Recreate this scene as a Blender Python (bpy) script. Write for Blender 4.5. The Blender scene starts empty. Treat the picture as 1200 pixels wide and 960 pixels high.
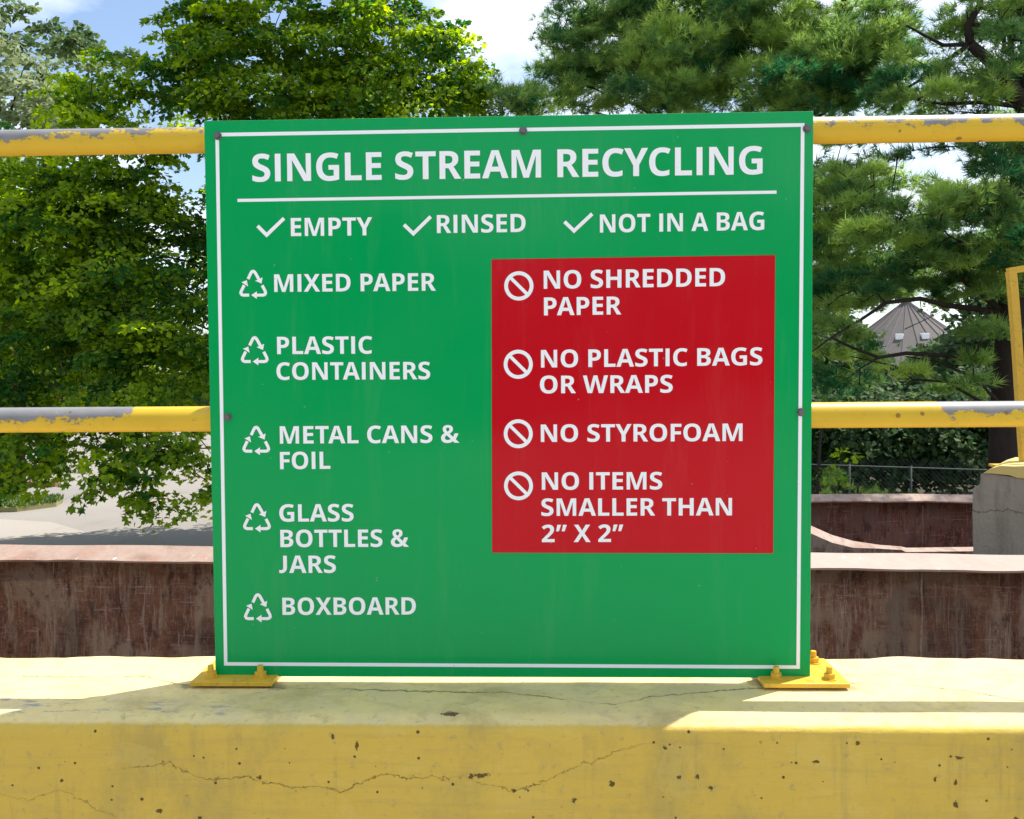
import bpy, bmesh, math, random
import numpy as np
from mathutils import Vector, Matrix, noise
from mathutils.geometry import tessellate_polygon

SC = bpy.context.scene
COL = SC.collection
random.seed(4)

# ------------------------------------------------------------------ camera
F, CX, CY = 1000.0, 600.0, 480.0            # focal length and centre, in pixels of the 1200 x 960 photograph
CAM = np.array([0.0576, -1.7294, 0.6251])
YAW, PITCH, ROLL = -0.0285, -0.0380, -0.0074
_cy, _sy, _cp, _sp, _cr, _sr = math.cos(YAW), math.sin(YAW), math.cos(PITCH), math.sin(PITCH), math.cos(ROLL), math.sin(ROLL)
FW = np.array([_sy*_cp, _cy*_cp, _sp])
_r = np.array([_cy, -_sy, 0.0]); _u = np.cross(_r, FW)
RT, UP = _cr*_r + _sr*_u, -_sr*_r + _cr*_u
cam_data = bpy.data.cameras.new('camera')
cam_data.sensor_width = 36; cam_data.lens = F/1200*36
cam_data.clip_start = 0.05; cam_data.clip_end = 3000
cam = bpy.data.objects.new('camera', cam_data); COL.objects.link(cam)
cam.matrix_world = Matrix(((RT[0], UP[0], -FW[0], CAM[0]), (RT[1], UP[1], -FW[1], CAM[1]), (RT[2], UP[2], -FW[2], CAM[2]), (0, 0, 0, 1)))
SC.camera = cam

def ray(x, y): return FW + (x-CX)/F*RT + (CY-y)/F*UP
def at(x, y, Z): return CAM + Z*ray(x, y)                       # a measured direction at a given distance
def on_z(x, y, z=0.0): d = ray(x, y); return CAM + (z-CAM[2])/d[2]*d
def on_y(x, y, Y=0.0): d = ray(x, y); return CAM + (Y-CAM[1])/d[1]*d

# ------------------------------------------------------------------ sky and sun
SUN_AZ, SUN_EL = math.radians(59.0), math.radians(60.5)         # behind the sign, up to the right
world = bpy.data.worlds.new('World'); SC.world = world; world.use_nodes = True
nt = world.node_tree; nd = nt.nodes; bg = nd['Background']
sky = nd.new('ShaderNodeTexSky'); sky.sky_type = 'NISHITA'; sky.sun_disc = False
sky.sun_elevation = SUN_EL; sky.sun_rotation = SUN_AZ; sky.air_density = 1.0; sky.dust_density = 1.2; sky.ozone_density = 1.0
tc = nd.new('ShaderNodeTexCoord')
mp = nd.new('ShaderNodeMapping'); mp.inputs['Scale'].default_value = (1, 1, 2.2); mp.inputs['Location'].default_value = (0.35, 0.1, 0.3)
nz = nd.new('ShaderNodeTexNoise'); nz.inputs['Scale'].default_value = 2.6; nz.inputs['Detail'].default_value = 8; nz.inputs['Roughness'].default_value = 0.55
rp = nd.new('ShaderNodeValToRGB'); rp.color_ramp.elements[0].position = 0.44; rp.color_ramp.elements[1].position = 0.62
mx = nd.new('ShaderNodeMix'); mx.data_type = 'RGBA'; mx.inputs['B'].default_value = (7.0, 7.3, 7.9, 1)
nt.links.new(tc.outputs['Generated'], mp.inputs['Vector']); nt.links.new(mp.outputs[0], nz.inputs['Vector'])
nt.links.new(nz.outputs['Fac'], rp.inputs['Fac']); nt.links.new(rp.outputs[0], mx.inputs['Factor'])
nt.links.new(sky.outputs[0], mx.inputs['A']); nt.links.new(mx.outputs['Result'], bg.inputs['Color'])
bg.inputs['Strength'].default_value = 0.135
sun_data = bpy.data.lights.new('sun', 'SUN'); sun_data.energy = 4.5; sun_data.angle = math.radians(0.5); sun_data.color = (1.0, 0.95, 0.87)
sun = bpy.data.objects.new('sun', sun_data); COL.objects.link(sun)
TO_SUN = Vector((math.sin(SUN_AZ)*math.cos(SUN_EL), math.cos(SUN_AZ)*math.cos(SUN_EL), math.sin(SUN_EL)))
sun.rotation_euler = TO_SUN.to_track_quat('Z', 'Y').to_euler(); sun.location = (5, 3, 12)
SC.view_settings.view_transform = 'Standard'; SC.view_settings.look = 'None'
SC.view_settings.exposure = 0.72; SC.view_settings.gamma = 1.0

# ------------------------------------------------------------------ material helpers
class M:
    """Small wrapper so that node graphs read as expressions."""
    def __init__(self, name, rough=0.7, spec=0.4, metal=0.0):
        self.m = bpy.data.materials.new(name); self.m.use_nodes = True
        self.t = self.m.node_tree; self.b = self.t.nodes['Principled BSDF']
        self.b.inputs['Roughness'].default_value = rough; self.b.inputs['Specular IOR Level'].default_value = spec
        self.b.inputs['Metallic'].default_value = metal
        self.tc = None
    def n(self, typ, **kw):
        x = self.t.nodes.new(typ)
        for k, v in kw.items(): setattr(x, k, v)
        return x
    def put(self, sock, v):
        if hasattr(v, 'is_output') or isinstance(v, bpy.types.NodeSocket): self.t.links.new(v, sock)
        else:
            if isinstance(v, tuple) and len(v) == 3 and sock.type == 'RGBA': v = v + (1,)
            sock.default_value = v
    def obj(self):
        if self.tc is None: self.tc = self.n('ShaderNodeTexCoord')
        return self.tc.outputs['Object']
    def geo(self): return self.n('ShaderNodeNewGeometry').outputs['Position']
    def xyz(self, v=None):
        s = self.n('ShaderNodeSeparateXYZ'); self.put(s.inputs[0], v or self.geo()); return s.outputs
    def scale(self, v, s, loc=(0, 0, 0)):
        x = self.n('ShaderNodeMapping'); self.put(x.inputs['Vector'], v); x.inputs['Scale'].default_value = s if isinstance(s, tuple) else (s, s, s)
        x.inputs['Location'].default_value = loc; return x.outputs[0]
    def noise(self, scale, detail=4, rough=0.55, vec=None, dist=0.0):
        x = self.n('ShaderNodeTexNoise'); self.put(x.inputs['Vector'], vec or self.geo())
        x.inputs['Scale'].default_value = scale; x.inputs['Detail'].default_value = detail
        x.inputs['Roughness'].default_value = rough; x.inputs['Distortion'].default_value = dist
        return x.outputs['Fac']
    def vor(self, scale, vec=None, out='Distance', feature='F1', rnd=1.0):
        x = self.n('ShaderNodeTexVoronoi', feature=feature); self.put(x.inputs['Vector'], vec or self.geo())
        x.inputs['Scale'].default_value = scale; x.inputs['Randomness'].default_value = rnd
        return x.outputs[out] if out else x.outputs
    def math(self, op, a, b=0.0, c=None, clamp=False):
        x = self.n('ShaderNodeMath', operation=op); x.use_clamp = clamp
        self.put(x.inputs[0], a); self.put(x.inputs[1], b)
        if c is not None: self.put(x.inputs[2], c)
        return x.outputs[0]
    def step(self, v, lo, hi, a=0.0, b=1.0):
        x = self.n('ShaderNodeMapRange', interpolation_type='SMOOTHSTEP'); self.put(x.inputs['Value'], v)
        for k, q in (('From Min', lo), ('From Max', hi), ('To Min', a), ('To Max', b)): self.put(x.inputs[k], q)
        return x.outputs[0]
    def mix(self, f, a, b, blend='MIX'):
        x = self.n('ShaderNodeMix', data_type='RGBA', blend_type=blend)
        self.put(x.inputs['Factor'], f); self.put(x.inputs['A'], a); self.put(x.inputs['B'], b)
        return x.outputs['Result']
    def ramp(self, f, stops):
        x = self.n('ShaderNodeValToRGB'); self.put(x.inputs[0], f); e = x.color_ramp.elements
        while len(e) < len(stops): e.new(0.5)
        for q, (p, c) in zip(e, stops): q.position = p; q.color = tuple(c) + (1,) if len(c) == 3 else c
        return x.outputs[0]
    def curve(self, f, pts):
        x = self.n('ShaderNodeFloatCurve'); self.put(x.inputs['Value'], f); c = x.mapping.curves[0]
        while len(c.points) < len(pts): c.points.new(0.5, 0.5)
        for q, (a, b) in zip(c.points, pts): q.location = (a, b); q.handle_type = 'VECTOR'
        x.mapping.update(); return x.outputs[0]
    def bump(self, h, strength=0.3, dist=0.01):
        x = self.n('ShaderNodeBump'); x.inputs['Strength'].default_value = strength; x.inputs['Distance'].default_value = dist
        self.put(x.inputs['Height'], h); self.t.links.new(x.outputs[0], self.b.inputs['Normal'])
    def color(self, c): self.put(self.b.inputs['Base Color'], c); return self
    def set(self, k, v): self.put(self.b.inputs[k], v); return self

def flat(name, c, rough=0.6, spec=0.4, metal=0.0):
    return M(name, rough, spec, metal).color(c).m

# ------------------------------------------------------------------ object helpers
def link(name, me, mat=None, parent=None, smooth=False):
    o = bpy.data.objects.new(name, me); COL.objects.link(o)
    if mat and not me.materials: me.materials.append(mat)
    if parent: o.parent = parent
    if smooth: me.polygons.foreach_set('use_smooth', [True]*len(me.polygons))
    return o
def obj(name, bm, mat=None, parent=None, smooth=False):
    me = bpy.data.meshes.new(name); bm.to_mesh(me); bm.free(); return link(name, me, mat, parent, smooth)
def thing(name, label, cat, loc=(0, 0, 0), group=None):
    o = bpy.data.objects.new(name, None); COL.objects.link(o); o.empty_display_size = 0.1
    o.location = loc; tag(o, label, cat, group)
    bpy.context.view_layer.update(); return o
def tag(o, label, cat, group=None):
    o['label'] = label; o['category'] = cat
    if group: o['group'] = group
    return o
def keep(o, parent):
    """Parent o (built in world coordinates) without moving it."""
    o.parent = parent; o.matrix_parent_inverse = Matrix.Translation(-Vector(parent.location)); return o
def part(name, bm, mat, parent, smooth=False, label=None):
    o = obj(name, bm, mat, None, smooth); keep(o, parent)
    if label: o['label'] = label
    return o
def subpart(name, bm, mat, parent, smooth=False):
    """child of a part whose thing is built in world coordinates"""
    o = obj(name, bm, mat, None, smooth); o.parent = parent; return o
def structure(o): o['kind'] = 'structure'; return o

def box(bm, lo, hi, bevel=0.0):
    r = bmesh.ops.create_cube(bm, size=1.0)
    lo, hi = Vector(lo), Vector(hi)
    for v in r['verts']: v.co = Vector((lo[i] + (v.co[i]+0.5)*(hi[i]-lo[i]) for i in range(3)))
    if bevel:
        es = list({e for v in r['verts'] for e in v.link_edges})
        bmesh.ops.bevel(bm, geom=es, offset=bevel, segments=2, profile=0.5, affect='EDGES')
    return bm
def tube(bm, pts, rad, seg=12, cap=True, phase=0.0):
    """tube through pts with one radius each"""
    pts = [Vector(p) for p in pts]
    if not hasattr(rad, '__len__'): rad = [rad]*len(pts)
    rings = []; ref = None
    for i, p in enumerate(pts):
        d = (pts[min(i+1, len(pts)-1)] - pts[max(i-1, 0)]).normalized()
        if ref is None: ref = Vector((0, 0, 1)) if abs(d.z) < 0.9 else Vector((1, 0, 0))
        a = (ref - d*ref.dot(d)).normalized(); b = d.cross(a); ref = a
        rings.append([bm.verts.new(p + (a*math.cos(t) + b*math.sin(t))*rad[i]) for t in (2*math.pi*k/seg+phase for k in range(seg))])
    for A, B in zip(rings, rings[1:]):
        for k in range(seg): bm.faces.new((A[k], A[(k+1) % seg], B[(k+1) % seg], B[k]))
    if cap and seg > 2:
        bm.faces.new(rings[0][::-1]); bm.faces.new(rings[-1])
    return bm
def prism(bm, base, top_pts):
    A = [bm.verts.new(p) for p in base]; B = [bm.verts.new(p) for p in top_pts]; n = len(A)
    bm.faces.new(A[::-1]); bm.faces.new(B)
    for k in range(n): bm.faces.new((A[k], A[(k+1) % n], B[(k+1) % n], B[k]))
    return bm
def hexnut(bm, c, r, h, axis='z'):
    c = Vector(c)
    def q(t, z): 
        x, y = r*math.cos(t), r*math.sin(t)
        return c + (Vector((x, y, z)) if axis == 'z' else Vector((x, -z, y)))
    ang = [math.pi/3*k+0.3 for k in range(6)]
    return prism(bm, [q(t, 0) for t in ang], [q(t, h) for t in ang])
def cyl(bm, c, r, h, axis='z', seg=14, r2=None):
    c = Vector(c); r2 = r if r2 is None else r2
    f = (lambda t, rr, z: c + Vector((rr*math.cos(t), rr*math.sin(t), z))) if axis == 'z' else (lambda t, rr, z: c + Vector((rr*math.cos(t), -z, rr*math.sin(t))))
    a = [2*math.pi*k/seg for k in range(seg)]
    return prism(bm, [f(t, r, 0) for t in a], [f(t, r2, h) for t in a])

# ------------------------------------------------------------------ letter outlines (1000 units per em)

# ------------------------------------------------------------------ materials of the place
def barrier_material():
    m = M('painted_concrete', 0.75, 0.3)
    P = m.geo(); x, y, z = m.xyz(P)
    fine = m.noise(55, 6, 0.65, P); mid = m.noise(9, 5, 0.6, P); big = m.noise(2.2, 4, 0.5, P)
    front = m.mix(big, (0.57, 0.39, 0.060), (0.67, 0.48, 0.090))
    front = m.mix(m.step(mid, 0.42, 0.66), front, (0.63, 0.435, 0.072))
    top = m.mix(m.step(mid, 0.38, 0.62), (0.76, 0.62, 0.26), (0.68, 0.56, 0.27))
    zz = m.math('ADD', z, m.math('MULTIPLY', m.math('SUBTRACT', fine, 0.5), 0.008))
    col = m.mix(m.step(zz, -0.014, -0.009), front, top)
    # bare pinkish concrete showing through towards the far edge, on the right
    bare = m.math('MULTIPLY', m.step(m.math('ADD', y, m.math('MULTIPLY', mid, 0.2)), 0.13, 0.2), m.step(x, 0.45, 0.7))
    col = m.mix(m.math('MULTIPLY', bare, 0.75), col, (0.56, 0.42, 0.28))
    # worn grey-blue patches near the front arris on the left
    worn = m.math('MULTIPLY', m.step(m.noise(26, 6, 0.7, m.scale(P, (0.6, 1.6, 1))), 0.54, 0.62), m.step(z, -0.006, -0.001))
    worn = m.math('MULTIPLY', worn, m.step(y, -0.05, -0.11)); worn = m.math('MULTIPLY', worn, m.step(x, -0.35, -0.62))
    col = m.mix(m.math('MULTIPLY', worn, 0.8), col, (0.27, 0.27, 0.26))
    scuff = m.math('MULTIPLY', m.step(m.noise(17, 8, 0.72, m.scale(P, (0.45, 1.5, 1), (3, 1, 0))), 0.60, 0.70), m.step(z, -0.006, -0.001))
    col = m.mix(m.math('MULTIPLY', scuff, 0.45), col, (0.34, 0.30, 0.20))
    # faint stains and speckle
    col = m.mix(m.math('MULTIPLY', m.step(m.noise(5, 6, 0.7, m.scale(P, (1, 1, 0.5), (5, 2, 1))), 0.48, 0.68), 0.5), col, (0.34, 0.27, 0.09))
    col = m.mix(m.math('MULTIPLY', m.step(fine, 0.56, 0.70), 0.5), col, (0.33, 0.27, 0.12))
    # old paint layers with crisp edges, trowel marks, runs of dirt
    lay = m.noise(11, 8, 0.68, m.scale(P, (0.7, 1, 1), (2, 5, 3)), 0.6)
    col = m.mix(m.math('MULTIPLY', m.step(lay, 0.555, 0.60), 0.16), col, (0.70, 0.55, 0.17))
    col = m.mix(m.math('MULTIPLY', m.step(lay, 0.43, 0.39), 0.20), col, (0.42, 0.31, 0.09))
    run = m.noise(7, 5, 0.65, m.scale(P, (4.5, 1, 0.35), (1, 2, 6)))
    col = m.mix(m.math('MULTIPLY', m.math('MULTIPLY', m.step(run, 0.55, 0.68), m.step(z, -0.012, -0.03)), 0.30), col, (0.33, 0.25, 0.09))
    trowel = m.noise(6, 6, 0.6, m.scale(P, (0.8, 1, 9), (0, 3, 1)))
    col = m.mix(m.math('MULTIPLY', m.step(trowel, 0.52, 0.62), 0.16), col, (0.38, 0.29, 0.10))
    # grime round the base plates
    for gx, gy, gr in ((0.508, 0.0, 0.03), (-0.47, -0.035, 0.025), (0.68, -0.03, 0.02), (-0.655, -0.03, 0.022)):
        dd = m.math('SQRT', m.math('ADD', m.math('POWER', m.math('SUBTRACT', x, gx), 2.0), m.math('POWER', m.math('SUBTRACT', y, gy), 2.0)))
        dd = m.math('ADD', dd, m.math('MULTIPLY', m.math('SUBTRACT', m.noise(60, 6, 0.75, P), 0.5), 0.06))
        col = m.mix(m.math('MULTIPLY', m.step(dd, gr, gr*0.4), 0.55), col, (0.10, 0.08, 0.05))
    # air-bubble pits
    Q = m.scale(P, (1, 0, 1))
    v = m.vor(15, Q, None); rnd = m.xyz(v['Color'])[0]
    edge = m.math('ADD', v['Distance'], m.math('MULTIPLY', m.math('SUBTRACT', m.noise(160, 2, 0.5, P), 0.5), 0.05))
    rad = m.math('MULTIPLY', m.math('POWER', rnd, 8.0), 0.06)
    pit = m.step(m.math('SUBTRACT', edge, rad), -0.012, 0.012, 1, 0)
    v2 = m.vor(46, Q, None); rnd2 = m.xyz(v2['Color'])[1]
    pit2 = m.step(m.math('SUBTRACT', v2['Distance'], m.math('MULTIPLY', m.math('POWER', rnd2, 5.0), 0.12)), -0.02, 0.02, 1, 0)
    pit2 = m.math('MULTIPLY', pit2, m.step(m.noise(4, 3, 0.5, m.scale(P, 1, (7, 7, 7))), 0.40, 0.52))
    pit = m.math('MAXIMUM', pit, pit2)
    pit = m.math('MULTIPLY', pit, m.step(z, -0.004, -0.02))
    # spalls measured off the photograph
    for (px, py, rx, ry) in ((528, 840, 15, 4), (563, 909, 15, 4), (552, 910, 5, 5), (418, 873, 3, 8), (717, 919, 5, 5), (673, 938, 4, 4), (603, 927, 4, 3), (490, 858, 3, 3),
                             (1005, 871, 4, 3), (956, 893, 6, 3), (1123, 888, 8, 3), (1120, 943, 5, 6), (1120, 917, 3, 5), (1096, 913, 3, 4), (817, 911, 4, 4), (833, 923, 4, 4),
                             (187, 951, 5, 5), (166, 937, 4, 3), (45, 900, 3, 3), (72, 915, 3, 3), (235, 959, 5, 3), (304, 911, 5, 3), (780, 877, 4, 3), (796, 911, 5, 3), (1190, 960, 5, 4), (390, 863, 3, 5)):
        c = on_y(px, py, -0.2) if py > 850 else on_z(px, py, -0.006)
        sc = (c[1]-CAM[1])/F*1.0
        s = m.math('DIVIDE', m.math('SUBTRACT', x, float(c[0])), rx*sc*0.72)
        t = m.math('DIVIDE', m.math('SUBTRACT', z, float(c[2])), ry*sc*0.85) if py > 850 else m.math('DIVIDE', m.math('SUBTRACT', y, float(c[1])), 0.009)
        d = m.math('SQRT', m.math('ADD', m.math('MULTIPLY', s, s), m.math('MULTIPLY', t, t)))
        d = m.math('ADD', d, m.math('MULTIPLY', m.math('SUBTRACT', m.noise(150, 4, 0.7, P), 0.5), 3.2))
        pit = m.math('MAXIMUM', pit, m.step(d, 0.85, 0.7, 0, 1))
    # cracks that wander along the front face and the top
    wob = m.math('MULTIPLY', m.math('SUBTRACT', m.noise(38, 7, 0.75, P), 0.5), 0.040)
    def crack(px_pts, front, width, fade_lo, fade_hi):
        pts = [on_y(a, b, -0.2) if front else on_z(a, b, 0.0) for a, b in px_pts]
        k = 2 if front else 1; lo = -0.25
        c = m.curve(m.math('MULTIPLY', m.math('ADD', x, 1.5), 1/3.0), [((p[0]+1.5)/3.0, (p[k]-lo)/0.5) for p in pts])
        d = m.math('ABSOLUTE', m.math('SUBTRACT', m.math('ADD', z if front else y, wob), m.math('ADD', m.math('MULTIPLY', c, 0.5), lo)))
        w = m.math('MULTIPLY', m.step(m.noise(7, 3, 0.6, m.scale(P, 1, (1, 9, 4))), 0.38, 0.60, 0.15, 1.2), width)
        r = m.step(m.math('DIVIDE', d, w), 1.0, 0.4)
        r = m.math('MULTIPLY', r, m.step(x, fade_lo[0], fade_lo[1])); r = m.math('MULTIPLY', r, m.step(x, fade_hi[0], fade_hi[1]))
        return m.math('MULTIPLY', r, m.step(z, -0.03, -0.06) if front else m.step(z, -0.006, -0.002))
    c1 = crack([(0, 900), (130, 905), (200, 893), (232, 911), (290, 912), (335, 922), (400, 926), (440, 910), (540, 911), (600, 927), (640, 916), (672, 899), (760, 870), (1200, 850)], True, 0.0008, (-0.75, -0.6), (0.36, 0.28))
    c2 = crack([(0, 792), (60, 793), (120, 793), (165, 792), (205, 801), (225, 804), (600, 812), (720, 826), (760, 817), (860, 808), (990, 800), (1070, 803), (1130, 810), (1200, 822)], False, 0.0026, (-1.9, -1.8), (1.9, 1.8))
    c3 = crack([(0, 780), (900, 778), (1000, 792), (1060, 790), (1120, 795), (1180, 790), (1200, 792)], False, 0.0022, (0.6, 0.7), (1.9, 1.8))
    c4 = crack([(0, 930), (30, 938), (70, 925), (130, 955), (200, 990), (1200, 990)], True, 0.0004, (-1.2, -1.1), (-0.7, -0.8))
    cr = m.math('MAXIMUM', m.math('MAXIMUM', c1, c4), m.math('MAXIMUM', c2, c3))
    col = m.mix(m.math('MULTIPLY', cr, 0.58), col, (0.06, 0.04, 0.02))
    col = m.mix(m.math('MULTIPLY', pit, 0.88), col, (0.06, 0.035, 0.015))
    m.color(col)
    h = m.math('SUBTRACT', m.math('ADD', m.math('ADD', m.math('MULTIPLY', fine, 0.30), m.math('MULTIPLY', trowel, 0.5)), m.math('MULTIPLY', mid, 0.25)), m.math('ADD', m.math('MULTIPLY', pit, 1.0), m.math('MULTIPLY', cr, 0.6)))
    m.bump(h, 0.8, 0.006)
    return m.m

def pipe_material(name, zc, grey_pts, seed):
    """chipped yellow enamel over galvanised steel; grey_pts gives how bare the pipe is along x"""
    m = M(name, 0.38, 0.5)
    P = m.geo(); x, y, z = m.xyz(P)
    b = m.curve(m.math('MULTIPLY', m.math('ADD', x, 2.0), 0.25), [((a+2)/4, v) for a, v in grey_pts])
    n1 = m.noise(32, 9, 0.76, m.scale(P, (0.8, 1.4, 1.4), (seed, seed, 0))); n2 = m.noise(70, 4, 0.6, P)
    up = m.math('MULTIPLY', m.math('SUBTRACT', z, zc), 19.0)             # the sky side has lost most paint
    v = m.math('ADD', m.math('ADD', b, m.math('MULTIPLY', m.math('SUBTRACT', n1, 0.5), 2.1)), m.math('MULTIPLY', up, m.step(b, 0.05, 0.35)))
    v = m.math('ADD', v, m.math('MULTIPLY', m.math('SUBTRACT', n2, 0.5), 0.6))
    bare = m.step(v, 0.50, 0.515)
    yel = m.mix(m.noise(6, 4, 0.6, P), (0.58, 0.37, 0.010), (0.72, 0.48, 0.022))
    yel = m.mix(m.math('MULTIPLY', m.step(m.noise(34, 6, 0.7, P), 0.56, 0.72), 0.3), yel, (0.38, 0.19, 0.02))
    gre = m.mix(m.noise(40, 4, 0.6, m.scale(P, (0.5, 1, 1))), (0.14, 0.14, 0.14), (0.28, 0.275, 0.275))
    col = m.mix(bare, yel, gre)
    edge = m.math('MULTIPLY', m.step(v, 0.455, 0.495), m.step(v, 0.53, 0.505))
    col = m.mix(m.math('MULTIPLY', edge, 0.55), col, (0.20, 0.10, 0.03))
    sp = m.vor(42, P, None); rn = m.xyz(sp['Color'])[0]
    spot = m.step(m.math('SUBTRACT', m.math('ADD', sp['Distance'], m.math('MULTIPLY', n2, 0.2)), m.math('MULTIPLY', m.math('POWER', rn, 5.0), 0.38)), 0.06, 0.0)
    col = m.mix(m.math('MULTIPLY', spot, 0.75), col, (0.16, 0.07, 0.02))
    m.color(col); m.set('Roughness', m.mix(bare, (0.36, 0.36, 0.36), (0.5, 0.5, 0.5)))
    m.bump(m.math('ADD', m.math('MULTIPLY', bare, -1.0), m.math('MULTIPLY', n2, 0.15)), 0.4, 0.002)
    return m.m

def yellow_paint():
    m = M('yellow_paint', 0.42, 0.5); P = m.geo()
    c = m.mix(m.noise(12, 5, 0.6, P), (0.62, 0.37, 0.02), (0.72, 0.46, 0.045))
    c = m.mix(m.math('MULTIPLY', m.step(m.noise(45, 6, 0.75, P), 0.54, 0.64), 0.55), c, (0.34, 0.18, 0.04))
    c = m.mix(m.math('MULTIPLY', m.step(m.noise(90, 4, 0.7, m.scale(P, 1, (3, 1, 2))), 0.64, 0.68), 0.8), c, (0.22, 0.17, 0.13))
    m.color(c); m.bump(m.noise(90, 4, 0.6, P), 0.25, 0.002); return m.m

def rust_material(name, dark, mid, pale, rim=False, seed=0.0, fresh=0.55):
    m = M(name, 0.8, 0.25); P = m.scale(m.geo(), 1, (seed, seed*0.7, seed*0.3))
    a = m.noise(3.0, 8, 0.65, P)
    c = m.ramp(a, [(0.30, dark), (0.50, mid), (0.66, dark)])
    streak = m.noise(6, 6, 0.7, m.scale(P, (3.2, 1.0, 0.35)))
    c = m.mix(m.math('MULTIPLY', m.step(streak, 0.48, 0.62), 0.7), c, pale)
    if not rim:
        for k, (s, th) in enumerate((((1.2, 1, 26), 0.62), ((11, 3, 1.2), 0.61), ((34, 3, 22), 0.64), ((40, 3, 5), 0.61), ((16, 3, 40), 0.63))):
            sc = m.noise(2.4, 5, 0.7, m.scale(P, s, (k*3.1, 0, k)), 1.2)
            c = m.mix(m.math('MULTIPLY', m.step(sc, th-0.03, th), 0.5), c, (0.42, 0.36, 0.33))
        band = m.step(m.noise(2.2, 5, 0.6, m.scale(P, (1, 1, 1.2), (9, 0, 3))), 0.48, 0.58)
        c = m.mix(m.math('MULTIPLY', band, 0.7), c, pale)
        drk = m.step(m.noise(9, 9, 0.8, m.scale(P, (1.6, 1, 0.7), (2, 0, 8))), 0.52, 0.62)
        c = m.mix(m.math('MULTIPLY', drk, 0.55), c, (0.035, 0.018, 0.014))
    else:
        c = m.mix(m.math('MULTIPLY', m.step(m.noise(10, 6, 0.7, P), 0.52, 0.68), 0.55), c, (0.34, 0.17, 0.12))
        xx = m.xyz(m.geo())[0]
        c = m.mix(m.math('MULTIPLY', m.step(m.math('ADD', xx, m.math('MULTIPLY', m.noise(2, 5, 0.6, P), 1.5)), 1.2, 2.2), fresh), c, (0.48, 0.39, 0.34))   # paint less rusted along this stretch
        c = m.mix(m.math('MULTIPLY', m.step(m.noise(14, 4, 0.7, m.scale(P, (1.5, 1, 1), (4, 4, 0))), 0.67, 0.70), 0.8), c, (0.75, 0.68, 0.62))
    m.color(c); m.bump(m.noise(30, 5, 0.6, P), 0.4, 0.006); return m.m

def leaf_material(name, dark, light, trans=0.42, rough=0.5):
    m = M(name, 0.6, 0.14)
    a = m.n('ShaderNodeAttribute'); a.attribute_name = 'tint'
    c = m.mix(a.outputs['Fac'], dark, light)
    m.color(c)
    out = m.t.nodes['Material Output']
    tr = m.n('ShaderNodeBsdfTranslucent'); g = m.n('ShaderNodeHueSaturation')
    m.put(g.inputs['Color'], c); g.inputs['Hue'].default_value = 0.485; g.inputs['Saturation'].default_value = 1.1; g.inputs['Value'].default_value = 3.2
    m.t.links.new(g.outputs[0], tr.inputs[0])
    mixs = m.n('ShaderNodeMixShader'); mixs.inputs[0].default_value = trans
    m.t.links.new(m.b.outputs[0], mixs.inputs[1]); m.t.links.new(tr.outputs[0], mixs.inputs[2])
    m.t.links.new(mixs.outputs[0], out.inputs['Surface'])
    return m.m

def bark_material(name, a, b):
    m = M(name, 0.9, 0.2); P = m.geo()
    m.color(m.mix(m.noise(14, 7, 0.7, m.scale(P, (1, 1, 0.3))), a, b)); m.bump(m.noise(30, 5, 0.7, m.scale(P, (1, 1, 0.25))), 0.7, 0.03); return m.m

def ground_material(name, a, b, s=1.0, fleck=0.25):
    m = M(name, 0.9, 0.2); P = m.geo()
    c = m.mix(m.noise(0.35*s, 6, 0.6, P), a, b)
    c = m.mix(m.math('MULTIPLY', m.step(m.noise(60*s, 3, 0.6, P), 0.5, 0.7), fleck), c, tuple(v*0.55 for v in a))
    ck = m.vor(0.16*s, m.mix(0.12, P, m.noise(1.5, 5, 0.7, P)), 'Distance', 'DISTANCE_TO_EDGE')
    c = m.mix(m.math('MULTIPLY', m.step(ck, 0.006, 0.001), 0.45), c, tuple(v*0.4 for v in a))
    c = m.mix(m.math('MULTIPLY', m.step(m.noise(0.9*s, 6, 0.7, m.scale(P, (1, 0.4, 1), (4, 4, 4))), 0.52, 0.68), 0.35), c, tuple(v*0.7 for v in a))
    m.color(c); m.bump(m.noise(90*s, 3, 0.6, P), 0.3, 0.01); return m.m

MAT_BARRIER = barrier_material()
MAT_YELLOW = yellow_paint()
MAT_STEEL = flat('zinc_bolt', (0.16, 0.16, 0.16), 0.45, 0.5, 0.6)
MAT_RUST = rust_material('rusted_steel', (0.13, 0.068, 0.045), (0.23, 0.125, 0.08), (0.33, 0.27, 0.205))
MAT_RUST_RED = rust_material('red_rusted_steel', (0.15, 0.062, 0.043), (0.21, 0.09, 0.062), (0.24, 0.15, 0.12), seed=5.0)
MAT_RIM = rust_material('worn_rim_paint', (0.24, 0.15, 0.11), (0.34, 0.25, 0.20), (0.30, 0.21, 0.165), True)
MAT_RIM_PALE = rust_material('pale_rim_paint', (0.26, 0.18, 0.145), (0.38, 0.29, 0.24), (0.22, 0.14, 0.11), True, 3.0, 0.0)
MAT_MAPLE = leaf_material('maple_leaf', (0.016, 0.072, 0.014), (0.225, 0.320, 0.020), 0.56)
MAT_WILLOW = leaf_material('greyish_leaf', (0.09, 0.13, 0.06), (0.20, 0.24, 0.12), 0.30)
MAT_PINE = leaf_material('pine_needle', (0.016, 0.078, 0.034), (0.25, 0.35, 0.085), 0.46)
MAT_BARK = bark_material('dark_bark', (0.014, 0.010, 0.008), (0.045, 0.034, 0.027))

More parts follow.
